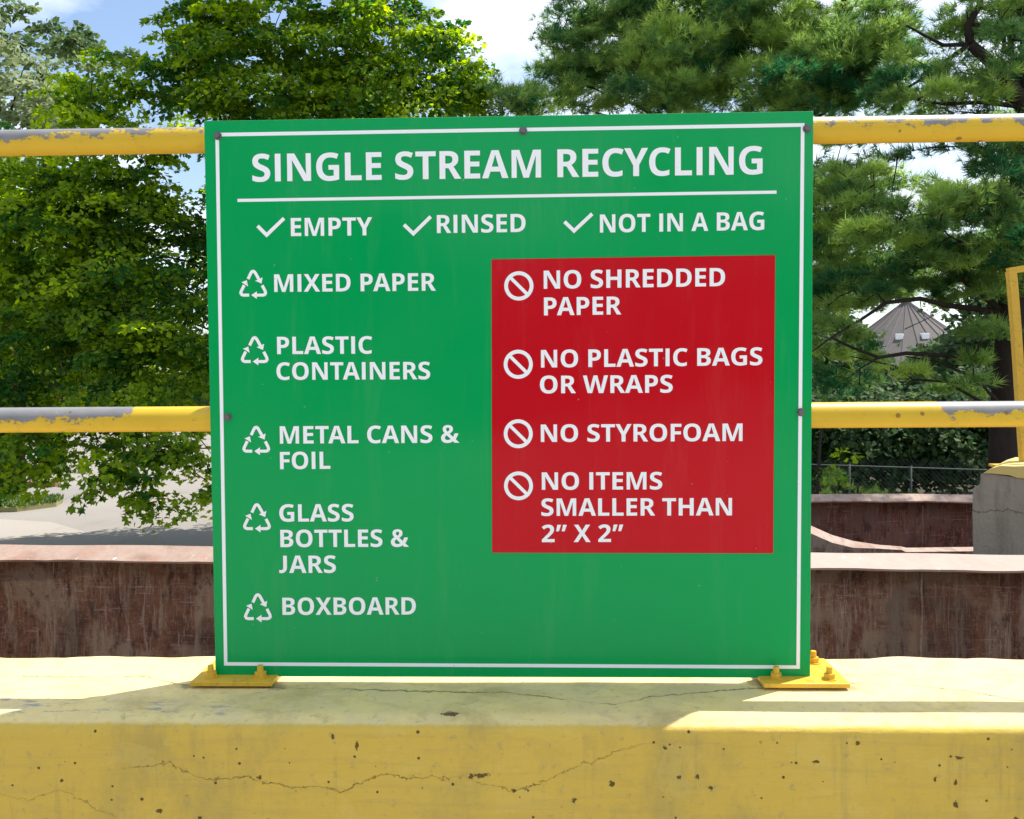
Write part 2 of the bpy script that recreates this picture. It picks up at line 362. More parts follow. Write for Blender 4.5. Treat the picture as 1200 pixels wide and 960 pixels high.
# ------------------------------------------------------------------ the ground
def sheet(name, pts, z, mat, label=None):
    bm = bmesh.new(); bm.faces.new([bm.verts.new((p[0], p[1], z)) for p in pts]); return structure(obj(name, bm, mat))
GZ = -1.9
MAT_LOT = ground_material('sunbleached_asphalt', (0.235, 0.215, 0.195), (0.30, 0.275, 0.245))
sheet('ground', [(-900, -900), (900, -900), (900, 900), (-900, 900)], GZ, MAT_LOT)
bm = bmesh.new(); box(bm, (-30, -40, GZ+0.01), (30, -0.203, -1.0))
structure(obj('loading_platform', bm, ground_material('platform_concrete', (0.34, 0.31, 0.27), (0.42, 0.39, 0.34), 1.4)))
# paler concrete apron, grass verge with kerbs, road and far verge, left of the sign
def gpoly(px): return [on_z(a, b, GZ) for a, b in px]
sheet('concrete_apron', [tuple(p[:2]) for p in gpoly([(-160, 640), (110, 627), (60, 612), (-160, 600)])], GZ+0.004, ground_material('pale_concrete', (0.31, 0.28, 0.245), (0.36, 0.325, 0.285)))
MAT_GRASSBED = ground_material('dry_turf', (0.20, 0.22, 0.08), (0.34, 0.30, 0.16), 2.0, 0.4)
def slab(name, quad, z0, z1, mat):
    bm = bmesh.new(); prism(bm, [(p[0], p[1], z0) for p in quad], [(p[0], p[1], z1) for p in quad])
    bmesh.ops.recalc_face_normals(bm, faces=bm.faces); return structure(obj(name, bm, mat))
MAT_KERB = ground_material('kerb_concrete', (0.48, 0.44, 0.38), (0.56, 0.52, 0.46), 3.0)
verge = gpoly([(-220, 606), (20, 600), (66, 594), (74, 589), (10, 589), (-220, 592)])
slab('grass_verge', verge, GZ-0.05, GZ+0.09, MAT_GRASSBED)
verge_far = gpoly([(-220, 562), (10, 560), (66, 556), (80, 553), (-220, 553)])
slab('grass_verge', verge_far, GZ-0.05, GZ+0.10, MAT_GRASSBED)
sheet('road', [tuple(p[:2]) for p in gpoly([(-260, 590), (10, 588), (75, 586), (110, 570), (-260, 572)])], GZ+0.004, ground_material('road_asphalt', (0.22, 0.205, 0.19), (0.26, 0.245, 0.22)))
def grass_blades(name, poly, n, z, hgt):
    rng = np.random.default_rng(3); poly = np.array([p[:2] for p in poly]); c = poly.mean(0)
    V = np.zeros((n, 3, 3))
    for i in range(n):
        k = rng.integers(len(poly)); a, b = poly[k], poly[(k+1) % len(poly)]; u, v = sorted(rng.random(2))
        p = u*a + (v-u)*b + (1-v)*c; t = rng.random()*6.28; h = hgt*(0.5+rng.random()); d = np.array([math.cos(t), math.sin(t)])*0.03
        V[i, 0] = (*(p-d), z); V[i, 1] = (*(p+d), z); V[i, 2] = (*(p+rng.normal(0, 0.04, 2)), z+h)
    me = bpy.data.meshes.new(name); me.from_pydata(V.reshape(-1, 3).tolist(), [], np.arange(n*3).reshape(-1, 3).tolist())
    o = link(name, me, flat('grass_blade', (0.16, 0.24, 0.06), 0.8)); o['kind'] = 'stuff'; o['label'] = 'short grass with dry patches on the verge beside the road'; o['category'] = 'grass'; return o
grass_blades('grass', verge, 7000, GZ+0.088, 0.09)
grass_blades('grass', verge_far, 6000, GZ+0.098, 0.10)
# kerb stop of reddish concrete on the far lot
bm = bmesh.new(); k0 = on_z(28, 571, GZ); box(bm, (k0[0], k0[1], GZ+0.001), (k0[0]+0.75, k0[1]+0.2, GZ+0.13), 0.02)
tag(obj('parking_stop', bm, flat('red_brown_block', (0.24, 0.11, 0.08), 0.8)), 'small reddish brown parking block on the far lot, left of the low maple leaves', 'parking block')

# ------------------------------------------------------------------ the concrete barrier
def build_barrier():
    prof = [(0.195, -1.9), (0.19, -0.6), (0.188, -0.10), (0.186, -0.05), (0.183, -0.025), (0.176, -0.012), (0.165, -0.005), (0.152, -0.001)]
    prof += [(0.14-0.3*i/9, 0.0) for i in range(10)]
    prof += [(-0.168, -0.0005), (-0.176, -0.0035), (-0.184, -0.0075), (-0.192, -0.0115), (-0.197, -0.015), (-0.2, -0.021), (-0.2003, -0.03)]
    prof += [(-0.2, -0.05), (-0.2, -0.09), (-0.2, -0.14), (-0.2, -0.2), (-0.2, -0.3), (-0.2, -0.5), (-0.2, -1.03)]
    xs = [-7+0.2*i for i in range(28)] + [-1.4+0.01*i for i in range(281)] + [1.6+0.2*i for i in range(28)]
    bm = bmesh.new(); rows = []
    for x in xs:
        row = []
        for i, (y, z) in enumerate(prof):
            n = noise.noise(Vector((x*3, y*9, z*9))); n2 = noise.noise(Vector((x*14, y*22+4, z*22))); n3 = noise.noise(Vector((x*40, y*50, z*50+2)))
            dy = dz = 0
            if 3 <= i <= 8: dz = 0.006*noise.noise(Vector((x*5, 2, 0))) + 0.003*n2; dy = 0.006*n2 + 0.01*n
            elif i <= 17: dz = 0.0012*n + 0.0006*n2
            elif i <= 24: dz = 0.0016*n2 + 0.0012*n + 0.0008*n3; dy = 0.0016*n2 + 0.001*n3
            elif z > -0.6: dy = 0.0015*n + 0.0007*n2
            row.append(bm.verts.new((x, y+dy, z+dz)))
        rows.append(row)
    for A, B in zip(rows, rows[1:]):
        for k in range(len(prof)-1): bm.faces.new((A[k], A[k+1], B[k+1], B[k]))
    bmesh.ops.recalc_face_normals(bm, faces=bm.faces)
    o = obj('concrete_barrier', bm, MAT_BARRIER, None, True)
    return tag(o, 'low yellow painted concrete barrier wall, cracked and pitted, under the green sign', 'barrier wall')
build_barrier()

# ------------------------------------------------------------------ the guardrail bolted to it
RAIL_Y, RAIL_R = 0.031, 0.0265
rail = thing('guardrail', 'chipped yellow two-rail pipe guardrail bolted on top of the concrete barrier behind the sign', 'railing', (0, RAIL_Y, 0))
def xr(px, py, z): p = on_y(px, py, RAIL_Y); return p[0]
for nm, zc, pts, sd, lab in (('top_rail', 1.1179, [(-2, .8), (-1.05, .66), (-0.99, .60), (-0.965, .34), (-0.9, .37), (-0.82, .32), (-0.7, .29), (-0.6, .27), (0.6, .22), (0.78, .26), (0.83, .40), (0.92, .40), (0.97, .32), (1.05, .42), (2, .4)], 1.0, 'yellow top rail with grey bare patches at its left end'),
                             ('middle_rail', 0.5425, [(-2, .55), (-1.1, .50), (-1.0, .53), (-0.9, .50), (-0.8, .46), (-0.79, .46), (-0.77, .06), (-0.6, .05), (0.6, .04), (0.86, .08), (0.885, .46), (1.0, .48), (1.1, .50), (2, .5)], 2.3, 'yellow middle rail whose upper side is worn to grey steel')):
    bm = bmesh.new(); tube(bm, [(-6+0.25*i, RAIL_Y, zc) for i in range(49)], RAIL_R, 32)
    part(nm, bm, pipe_material(nm+'_paint', zc, pts, sd), rail, True, lab)
PLATES = [(-0.5625, (-0.646, -0.479)), (0.5840, (0.505, 0.675)), (-2.3, (-2.385, -2.215)), (2.35, (2.265, 2.435)), (-4.2, (-4.285, -4.115)), (4.2, (4.115, 4.285))]
POST_X = [-0.5625, 0.575, -2.3, 2.35, -4.2, 4.2]
for px, (pc, (x0, x1)) in zip(POST_X, PLATES):
    bm = bmesh.new(); tube(bm, [(px, RAIL_Y, 0.013), (px, RAIL_Y, 0.5), (px, RAIL_Y, 1.1)], RAIL_R, 24); part('post', bm, MAT_YELLOW, rail, True)
    bm = bmesh.new()
    box(bm, (x0, -0.046, 0.0050), (x1, 0.108, 0.0140), 0.0012)
    pl = part('base_plate', bm, MAT_YELLOW, rail)
    for bx in (x0+0.032, x1-0.032):
        for by in (-0.018, 0.080):
            bm = bmesh.new(); cyl(bm, (bx, by, 0.0138), 0.0150, 0.0022, seg=16); hexnut(bm, (bx, by, 0.0160), 0.0115, 0.010)
            cyl(bm, (bx, by, 0.0260), 0.0064, 0.013, seg=12, r2=0.0058)
            subpart('anchor_bolt', bm, MAT_YELLOW, pl)
for px in POST_X:
    bm = bmesh.new()
    tube(bm, [(px, RAIL_Y, 1.060), (px, RAIL_Y, 1.085)], [0.031, 0.029], 20); part('weld_collar', bm, MAT_YELLOW, rail, True)
    bm = bmesh.new(); tube(bm, [(px, RAIL_Y, 0.49), (px, RAIL_Y, 0.512)], [0.029, 0.031], 20); part('weld_collar', bm, MAT_YELLOW, rail, True)
MAT_FADED = M('faded_yellow_paint', 0.7, 0.3)
MAT_FADED.color(MAT_FADED.mix(MAT_FADED.noise(8, 6, 0.6, MAT_FADED.geo()), (0.60, 0.48, 0.14), (0.52, 0.42, 0.17))); MAT_FADED = MAT_FADED.m
GLYPHS = {
  'S': (566, [[(528,207),(524,168),(514,131),(498,97),(474,67),(444,41),(408,19),(364,3),(314,-7),(228,-10),(175,-6),(129,2),(67,22),(47,31),(47,169),(116,141),(190,123),(261,116),(285,117),(325,126),(353,142),(369,165),(375,193),(369,223),(361,236),(335,259),(195,324),(135,360),(110,379),(90,402),(74,427),(63,456),(56,489),(53,526),(57,566),(68,602),(85,634),(109,661),(139,683),(174,701),(214,714),(258,721),(306,724),(388,718),(460,700),(521,677),(474,556),(417,579),(358,594),(302,599),(263,595),(248,591),(224,576),(210,555),(205,531),(211,501),(230,477),(265,455),(317,429),(387,399),(447,365),(471,345),(491,324),(507,300),(518,273),(525,242)]]),
  'I': (330, [[(88,0),(88,714),(242,714),(242,0)]]),
  'N': (805, [[(720,0),(525,0),(217,538),(213,538),(221,352),(221,0),(85,0),(85,714),(279,714),(586,181),(590,181),(583,360),(583,714),(720,714)]]),
  'G': (735, [[(381,402),(665,402),(665,31),(585,9),(497,-5),(449,-9),(399,-10),(331,-5),(270,9),(216,32),(168,64),(129,105),(97,156),(74,215),(60,282),(55,358),(60,430),(74,494),(98,552),(132,603),(174,645),(225,679),(284,704),(352,719),(428,724),(470,723),(511,719),(587,703),(621,693),(652,680),(601,558),(548,578),(489,592),(427,597),(381,593),(341,583),(307,565),(278,542),(254,513),(236,480),(223,442),(216,400),(213,355),(215,308),(223,266),(235,228),(253,195),(275,168),(303,146),(335,130),(373,121),(417,117),(519,129),(519,280),(381,280)]]),
  'L': (559, [[(85,0),(85,714),(238,714),(238,126),(527,126),(527,0)]]),
  'E': (552, [[(499,0),(85,0),(85,714),(499,714),(499,589),(238,589),(238,433),(482,433),(482,308),(238,308),(238,127),(499,127)]]),
  'T': (577, [[(365,0),(212,0),(212,587),(19,587),(19,714),(558,714),(558,587),(365,587)]]),
  'R': (656, [[(304,714),(363,711),(415,704),(460,691),(498,672),(529,649),(553,621),(570,588),(580,550),(583,506),(581,475),(576,447),(566,421),(554,398),(520,358),(478,327),(454,315),(657,0),(482,0),(323,274),(238,274),(238,0),(85,0),(85,714)], [(238,595),(238,392),(301,392),(339,395),(370,403),(395,417),(413,437),(424,465),(428,499),(427,519),(415,552),(404,565),(390,576),(353,590)]]),
  'A': (692, [[(527,0),(472,168),(220,168),(165,0),(0,0),(251,717),(439,717),(692,0)], [(345,609),(307,451),(256,296),(437,296)]]),
  'M': (944, [[(397,0),(217,558),(213,558),(221,358),(221,0),(85,0),(85,714),(293,714),(470,177),(474,177),(651,714),(859,714),(859,0),(716,0),(723,557),(719,557),(538,0)]]),
  'C': (642, [[(398,597),(370,595),(345,589),(321,580),(299,568),(279,552),(262,533),(247,510),(235,485),(225,456),(218,425),(214,392),(215,307),(222,265),(234,227),(250,194),(272,167),(298,145),(328,130),(364,120),(404,117),(466,122),(553,145),(582,156),(582,26),(552,14),(490,-1),(424,-9),(387,-10),(315,-5),(253,10),(200,36),(155,70),(118,113),(90,164),(71,222),(59,286),(55,356),(57,409),(65,458),(77,504),(95,547),(117,586),(144,621),(175,651),(211,677),(252,697),(297,712),(346,721),(400,724),(471,719),(543,703),(578,692),(611,677),(561,555),(484,585),(428,595)]]),
  'Y': (626, [[(313,415),(460,714),(626,714),(390,278),(390,0),(236,0),(236,273),(0,714),(166,714)]]),
  'P': (621, [[(309,714),(393,708),(461,688),(513,657),(550,613),(572,559),(579,494),(573,433),(565,404),(553,376),(538,350),(519,327),(495,305),(466,287),(433,273),(395,262),(352,255),(238,253),(238,0),(85,0),(85,714)], [(304,589),(238,589),(238,379),(316,380),(361,390),(380,398),(396,410),(408,425),(418,443),(423,464),(425,489),(422,518),(412,543),(396,563),(372,577),(342,586)]]),
  'D': (732, [[(678,369),(672,292),(657,224),(632,164),(597,114),(554,73),(502,41),(443,18),(377,5),(303,0),(85,0),(85,714),(321,714),(392,710),(456,696),(513,674),(562,644),(603,605),(635,558),(659,503),(673,440)], [(518,363),(516,412),(508,454),(496,490),(478,521),(455,545),(428,564),(396,578),(359,586),(317,589),(238,589),(238,126),(302,126),(369,133),(423,153),(465,185),(495,231),(513,291)]]),
  'O': (791, [[(735,358),(733,304),(726,254),(715,208),(699,165),(678,126),(653,91),(622,61),(587,36),(547,16),(502,2),(451,-7),(395,-10),(339,-7),(289,2),(243,16),(203,36),(168,61),(137,91),(112,126),(91,165),(75,208),(64,255),(57,305),(55,359),(59,430),(71,494),(92,552),(120,603),(158,645),(204,680),(259,705),(323,720),(396,725),(469,720),(533,705),(588,680),(633,645),(670,602),(699,552),(719,493),(731,429)], [(216,358),(218,311),(224,268),(234,230),(249,197),(269,170),(293,148),(322,131),(356,122),(395,119),(435,122),(470,131),(498,148),(522,170),(542,197),(556,230),(566,268),(572,311),(574,358),(570,427),(556,486),(533,534),(499,569),(454,591),(396,598),(357,595),(322,585),(293,569),(269,547),(249,519),(234,486),(224,448),(218,405)]]),
  'B': (665, [[(316,714),(405,709),(477,695),(530,671),(567,636),(590,592),(597,536),(595,508),(590,482),(581,459),(554,421),(537,406),(518,394),(476,379),(476,374),(521,360),(563,336),(580,318),(595,297),(606,272),(613,242),(615,207),(611,165),(601,128),(583,95),(559,67),(529,43),(492,24),(451,11),(404,3),(352,0),(85,0),(85,714)], [(324,428),(363,431),(394,439),(415,452),(429,470),(437,491),(440,515),(437,540),(427,560),(410,576),(387,586),(356,593),(238,595),(238,428)], [(238,313),(238,121),(335,121),(376,124),(407,133),(429,148),(444,168),(453,192),(456,219),(455,236),(451,252),(435,280),(422,291),(405,301),(385,308),(360,312)]]),
  'X': (670, [[(666,0),(490,0),(332,257),(173,0),(3,0),(240,368),(17,714),(187,714),(334,470),(478,714),(649,714),(425,359)]]),
  'W': (996, [[(982,714),(801,0),(626,0),(498,534),(465,371),(370,0),(196,0),(14,714),(164,714),(281,202),(290,144),(337,381),(425,714),(570,714),(685,265),(706,144),(741,325),(832,714)]]),
  'H': (756, [[(671,0),(518,0),(518,307),(238,307),(238,0),(85,0),(85,714),(238,714),(238,435),(518,435),(518,714),(671,714)]]),
  'J': (400, [[(312,714),(312,240),(303,160),(275,90),(225,38),(160,2),(90,-10),(40,-6),(0,6),(0,134),(40,120),(85,117),(125,130),(150,165),(160,230),(160,714)]]),
  'F': (531, [[(236,0),(85,0),(85,714),(498,714),(498,589),(236,589),(236,407),(479,407),(479,282),(236,282)]]),
  'U': (747, [[(667,272),(663,218),(652,169),(634,124),(609,85),(576,52),(536,25),(489,6),(433,-6),(371,-10),(283,-2),(211,23),(154,64),(113,120),(88,189),(80,270),(80,714),(233,714),(233,278),(237,229),(249,189),(269,158),(296,136),(331,123),(374,119),(405,121),(432,127),(455,137),(473,151),(489,169),(500,191),(508,217),(513,246),(514,714),(667,714)]]),
  'K': (660, [[(660,0),(486,0),(301,300),(238,254),(238,0),(85,0),(85,714),(238,714),(238,388),(489,714),(659,714),(411,398)]]),
  '&': (773, [[(320,724),(377,719),(426,705),(466,681),(496,648),(514,608),(520,560),(516,520),(504,485),(483,453),(455,424),(423,398),(386,373),(520,244),(545,285),(565,332),(579,384),(734,384),(722,338),(707,294),(689,252),(669,213),(647,178),(623,147),(775,0),(578,0),(515,63),(435,15),(386,0),(357,-6),(288,-10),(239,-7),(194,1),(155,16),(121,35),(93,59),(71,88),(55,120),(45,155),(42,193),(44,223),(49,250),(59,276),(71,299),(107,342),(155,378),(183,395),(146,443),(127,478),(111,537),(110,559),(116,605),(134,645),(165,679),(206,704),(258,719)], [(267,309),(229,279),(212,257),(202,232),(198,203),(201,178),(210,156),(226,138),(247,124),(271,116),(300,113),(351,119),(392,135),(422,155)], [(299,618),(268,604),(257,591),(251,575),(250,538),(264,505),(304,457),(348,489),(363,506),(373,523),(379,541),(381,560),(379,578),(374,592),(364,604),(350,613),(335,618)]]),
  '2': (581, [[(537,0),(37,0),(37,106),(279,353),(323,404),(339,426),(359,468),(364,490),(366,513),(363,538),(354,559),(339,575),(321,587),(299,594),(274,596),(248,594),(222,588),(172,563),(118,523),(35,622),(101,672),(126,687),(182,710),(214,718),(288,724),(333,721),(373,713),(410,699),(441,681),(467,658),(489,632),(505,601),(514,568),(517,531),(515,492),(507,456),(495,423),(477,390),(455,358),(397,293),(232,133),(232,128),(537,128)]]),
  '”': (444, [[(427,713),(434,702),(370,497),(348,444),(239,444),(285,687),(288,713)], [(203,713),(210,702),(146,497),(124,444),(16,444),(64,713)]]),
  ' ': (260, []),
}

# ------------------------------------------------------------------ the sign
FY = -0.0032                                             # front of the panel
c4 = [on_y(240.5, 143, FY), on_y(953.5, 130.5, FY), on_y(947.8, 794, FY), on_y(252.5, 792.5, FY)]
SX0, SX1, SZ0, SZ1 = -0.6096, 0.6096, 0.0105, 1.1467
sign = thing('recycling_sign', 'large green recycling sign with white lettering and a red panel, fixed to the railing', 'sign', (0, 0, SZ0))
def sign_vinyl(name, c, rough=0.16):
    m = M(name, rough, 0.20); P = m.geo()
    k = m.mix(m.noise(1.7, 3, 0.5, P), tuple(v*0.95 for v in c), tuple(min(1, v*1.04) for v in c))
    dust = m.step(m.noise(9, 7, 0.7, m.scale(P, (2.2, 1, 0.3))), 0.50, 0.72)
    k = m.mix(m.math('MULTIPLY', dust, 0.028), k, (0.5, 0.5, 0.42))
    fleck = m.vor(70, P, None); rr = m.xyz(fleck['Color'])[0]
    k = m.mix(m.math('MULTIPLY', m.step(m.math('SUBTRACT', fleck['Distance'], m.math('MULTIPLY', m.math('POWER', rr, 14.0), 0.12)), 0.01, -0.01), 0.4), k, (0.35, 0.36, 0.3))
    m.color(k)
    m.set('Roughness', m.step(m.noise(3, 4, 0.5, P), 0.3, 0.7, rough-0.06, rough+0.10))
    m.bump(m.noise(2.2, 2, 0.4, P), 0.22, 0.02)
    return m.m
GREEN = sign_vinyl('green_vinyl', (0.0, 0.345, 0.086))
RED = sign_vinyl('red_vinyl', (0.54, 0.004, 0.012))
WHITE = sign_vinyl('white_vinyl', (0.90, 0.93, 0.94), 0.5)
ALU = flat('sign_edge', (0.62, 0.66, 0.62), 0.4, 0.5, 0.3)
bm = bmesh.new(); box(bm, (SX0, FY, SZ0), (SX1, -0.0002, SZ1), 0.0006)
pn = part('panel', bm, GREEN, sign); pn.data.materials.append(ALU)
for p in pn.data.polygons:
    if p.normal.y > -0.9: p.material_index = 1
def quadstrip(bm, a, b, w, y):
    a, b = Vector((a[0], 0, a[2])), Vector((b[0], 0, b[2])); d = (b-a).normalized(); n = Vector((-d.z, 0, d.x))*w/2
    vs = [bm.verts.new((q.x, y, q.z)) for q in (a-n, b-n, b+n, a+n)]; f = bm.faces.new(vs)
    if f.normal.y > 0: f.normal_flip()
def poly(bm, pts, y):
    f = bm.faces.new([bm.verts.new((p[0], y, p[1])) for p in pts]); f.normal_update()
    if f.normal.y > 0: f.normal_flip()
def ribbon(bm, pts, w, y, closed=False):
    """mitred stroke of width w through 2D points"""
    n = len(pts); P = [Vector(p) for p in pts]; L = []; R = []
    for i in range(n):
        a = P[i-1] if (i or closed) else None; b = P[(i+1) % n] if (i < n-1 or closed) else None
        d1 = (P[i]-a).normalized() if a is not None else None; d2 = (b-P[i]).normalized() if b is not None else None
        d1 = d1 or d2; d2 = d2 or d1
        t = (d1+d2).normalized(); nn = Vector((-t.y, t.x)); k = w/2/max(0.4, nn.dot(Vector((-d1.y, d1.x))))
        L.append(bm.verts.new((P[i].x+nn.x*k, y, P[i].y+nn.y*k))); R.append(bm.verts.new((P[i].x-nn.x*k, y, P[i].y-nn.y*k)))
    for i in range(n if closed else n-1):
        j = (i+1) % n; f = bm.faces.new((L[i], R[i], R[j], L[j])); f.normal_update()
        if f.normal.y > 0: f.normal_flip()
# white border line, rule under the title, red panel
def s2(px, py): p = on_y(px, py, FY); return (p[0], p[2])
bm = bmesh.new(); ribbon(bm, [s2(254.5, 158), s2(940.6, 146.6), s2(935.2, 781.8), s2(264.6, 778)], 0.0072, FY-0.0004, True); part('border_line', bm, WHITE, sign)
bm = bmesh.new(); ribbon(bm, [s2(278.4, 235), s2(910, 225.3)], 0.0062, FY-0.0004); part('rule_line', bm, WHITE, sign)
bm = bmesh.new(); poly(bm, [s2(576, 304), s2(908.4, 299), s2(906, 648.5), s2(576.7, 647.8)], FY-0.0004); part('red_panel', bm, RED, sign)
# lettering: each line placed between its measured ends
YL = FY-0.0008
def text(s, x0, y0, x1, y1, cap):
    adv = 0; items = []; xmin = None; prev = None
    kern = {'AV': -40, 'TA': -45, 'AT': -45, 'AY': -50, 'YP': -10, 'PA': -30, 'LT': -40, 'LY': -40, 'FO': -12, 'RA': -8, 'WR': -8, 'CY': -18, 'YC': -28, 'TY': 0, 'TR': -6, 'TL': -6, 'EC': 0, 'LA': 0, 'BA': -5, 'XB': -5, 'WA': -30, 'YR': -12, 'RY': -12}
    for ch in s:
        w, polys = GLYPHS[ch]
        if prev: adv += kern.get(prev+ch, 0)
        items.append((adv, polys, ch)); xs = [p[0]+adv for q in polys for p in q]
        if xs:
            xmin = min(xs) if xmin is None else xmin; xmax = max(xs)
        adv += w; prev = ch
    A, B = s2(x0, y0), s2(x1, y1); ux = (B[0]-A[0])/(xmax-xmin); uz = (B[1]-A[1])/(xmax-xmin)
    H = s2(x0, y0-cap)[1]-A[1]; sy = H/714.0
    bm = bmesh.new(); word = ''
    for adv, polys, ch in items + [(0, [], ' ')]:
        if not polys:
            if word: part('lettering', bm, WHITE, sign, False, 'white lettering reading '+word)
            bm = bmesh.new(); word = ''; continue
        word += ch
        # group holes with the outline that encloses them
        tri = tessellate_polygon([[Vector((p[0], p[1], 0)) for p in q] for q in polys]) if len(polys) > 1 and ch != '”' else None
        sets = [(sum(polys, []), tri)] if tri is not None else [(q, tessellate_polygon([[Vector((p[0], p[1], 0)) for p in q]])) for q in polys]
        for q, tr in sets:
            vs = [bm.verts.new((A[0]+(p[0]+adv-xmin)*ux, YL, A[1]+p[1]*sy+(p[0]+adv-xmin)*uz)) for p in q]
            for t in tr:
                try: f = bm.faces.new([vs[k] for k in t])
                except ValueError: continue
                f.normal_update()
                if f.normal.y > 0: f.normal_flip()
for a in (('SINGLE STREAM RECYCLING', 296, 213.2, 893.5, 204.4, 32.4), ('EMPTY', 341.1, 276.9, 436.5, 276, 21.2), ('RINSED', 512.1, 273.4, 616, 272, 21.2), ('NOT IN A BAG', 703, 272.8, 895.5, 269.6, 21.2),
          ('MIXED PAPER', 321.6, 342.3, 511, 340.8, 20.6), ('PLASTIC', 325, 415.2, 436.5, 414.6, 20.4), ('CONTAINERS', 324.3, 445.3, 504.3, 444.6, 20.4),
          ('METAL CANS &', 328.2, 520, 538.5, 518.9, 20.4), ('FOIL', 328.4, 549.9, 387.3, 549.5, 20.2), ('GLASS', 327.6, 611.4, 414.6, 611, 20.3), ('BOTTLES &', 328.8, 641.2, 479.4, 640.8, 20.3),
          ('JARS', 327.5, 671.5, 393.9, 671.3, 20.3), ('BOXBOARD', 331.2, 720.6, 487.5, 720.2, 20.2),
          ('NO SHREDDED', 637.2, 338.6, 849.6, 335.4, 21.2), ('PAPER', 637.5, 369.8, 728.1, 368.6, 21), ('NO PLASTIC BAGS', 634, 430.9, 893.3, 428, 20.6), ('OR WRAPS', 632.8, 461.1, 788.3, 460.2, 20.6),
          ('NO STYROFOAM', 633.8, 518, 870, 516.9, 20.4), ('NO ITEMS', 635, 574, 776, 573.6, 20.3), ('SMALLER THAN', 634.4, 604.6, 857.7, 604, 20.3), ('2” X 2”', 635, 635.4, 730.3, 635.1, 20.3)):
    text(*a)
for a, b, c in (((302, 265), (312.6, 275.6), (333, 256)), ((473.5, 263.5), (484.5, 274), (504.8, 254)), ((661.5, 260), (672.7, 270.7), (694, 250.8))):
    bm = bmesh.new(); ribbon(bm, [s2(*a), s2(*b), s2(*c)], 0.0072, YL); part('check_mark', bm, WHITE, sign)
def recycle(cx, cy):
    # chasing arrows drawn in a box 134 units across (one unit = 1/4 pixel)
    bm = bmesh.new(); O = (247.5, 109.0)
    def q(x, y): return s2(cx+(x-O[0])/4.0, cy+(y-O[1])/4.0)
    strokes = ([(223, 84), (236, 56), (241, 49), (247, 47), (253, 50), (258, 57), (274, 86)],
               [(228, 159), (201, 159), (193, 156), (189, 149), (191, 141), (205, 112)],
               [(289, 113), (303, 140), (305, 149), (301, 156), (293, 159), (262, 159)])
    heads = ([(256, 92), (291, 76), (286, 105)], [(192, 99), (217, 89), (223, 118)], [(264, 141), (264, 177), (238, 159)])
    for st in strokes: ribbon(bm, [q(*p) for p in st], 0.0062, YL)
    for h in heads: poly(bm, [q(*p) for p in h], YL-0.00003)
    part('recycling_symbol', bm, WHITE, sign)
for c in ((297, 333.5), (298.8, 411.3), (300.6, 516.3), (301.4, 607), (302.5, 712.4)): recycle(*c)
for cx, cy in ((608, 335.2), (607.3, 427), (607.3, 508.4), (607.6, 569.4)):
    bm = bmesh.new(); C0 = s2(cx, cy); R0 = 0.0256
    ribbon(bm, [(C0[0]+R0*math.cos(t), C0[1]+R0*math.sin(t)) for t in (2*math.pi*k/48 for k in range(48))], 0.0075, YL, True)
    d = R0*0.73; ribbon(bm, [(C0[0]-d, C0[1]+d), (C0[0]+d, C0[1]-d)], 0.0068, YL-0.00003)
    part('prohibition_symbol', bm, WHITE, sign)
for px, py in ((254.6, 159), (613, 153), (946, 150.6), (266.5, 489), (938.6, 483.2), (604, 802)):
    if py > 700: continue
    c = on_y(px, py, FY-0.003); bm = bmesh.new()
    cyl(bm, (c[0], FY-0.0009, c[2]), 0.0082, 0.0012, 'y', 18); hexnut(bm, (c[0], FY-0.0021, c[2]), 0.0056, 0.0045, 'y')
    part('bolt', bm, MAT_STEEL, sign)
# back brackets that clamp the panel to the posts
for px in POST_X[:2]:
    for z in (0.30, 0.85):
        bm = bmesh.new(); box(bm, (px-0.03, 0.0002, z-0.02), (px+0.03, 0.0045, z+0.02), 0.001); part('bracket', bm, MAT_STEEL, sign)

# ------------------------------------------------------------------ waste containers below the barrier
def wobble_strip(bm, pts_outer, pts_inner, drop, lip=0.012):
    """rim: a sloping top surface between two polylines with a face turned down on each side"""
    n = len(pts_outer); V = []
    for o, i in zip(pts_outer, pts_inner):
        V.append([bm.verts.new((o[0], o[1], o[2]-drop)), bm.verts.new(o), bm.verts.new(i), bm.verts.new((i[0], i[1]+0.004, i[2]-lip))])
    for a, b in zip(V, V[1:]):
        for k in range(3): bm.faces.new((a[k], a[k+1], b[k+1], b[k]))
        bm.faces.new((a[3], a[0], b[0], b[3]))
    bm.faces.new(V[0]); bm.faces.new(V[-1][::-1]); bmesh.ops.recalc_face_normals(bm, faces=bm.faces)
    return bm
def wavy(x, s, a): return a*noise.noise(Vector((x*s, 3.3, 1.7)))
def panel_wall(bm, a, b, z0, z1, th, n, amp, seed):
    """a dented steel wall between plan points a and b"""
    a, b = Vector((*a, 0)), Vector((*b, 0)); d = (b-a); nn = Vector((-d.y, d.x, 0)).normalized()
    G = []; nz = 8
    for i in range(n+1):
        col = []
        for j in range(nz+1):
            p = a + d*i/n; z = z0+(z1-z0)*j/nz
            w = amp*noise.noise(Vector((p.x*1.3+seed, p.y*1.3, z*2.2)))
            col.append(bm.verts.new((p.x+nn.x*w, p.y+nn.y*w, z)))
        G.append(col)
    fs = [bm.faces.new((G[i][j], G[i+1][j], G[i+1][j+1], G[i][j+1])) for i in range(n) for j in range(nz)]
    r = bmesh.ops.solidify(bm, geom=fs, thickness=th)
    return bm

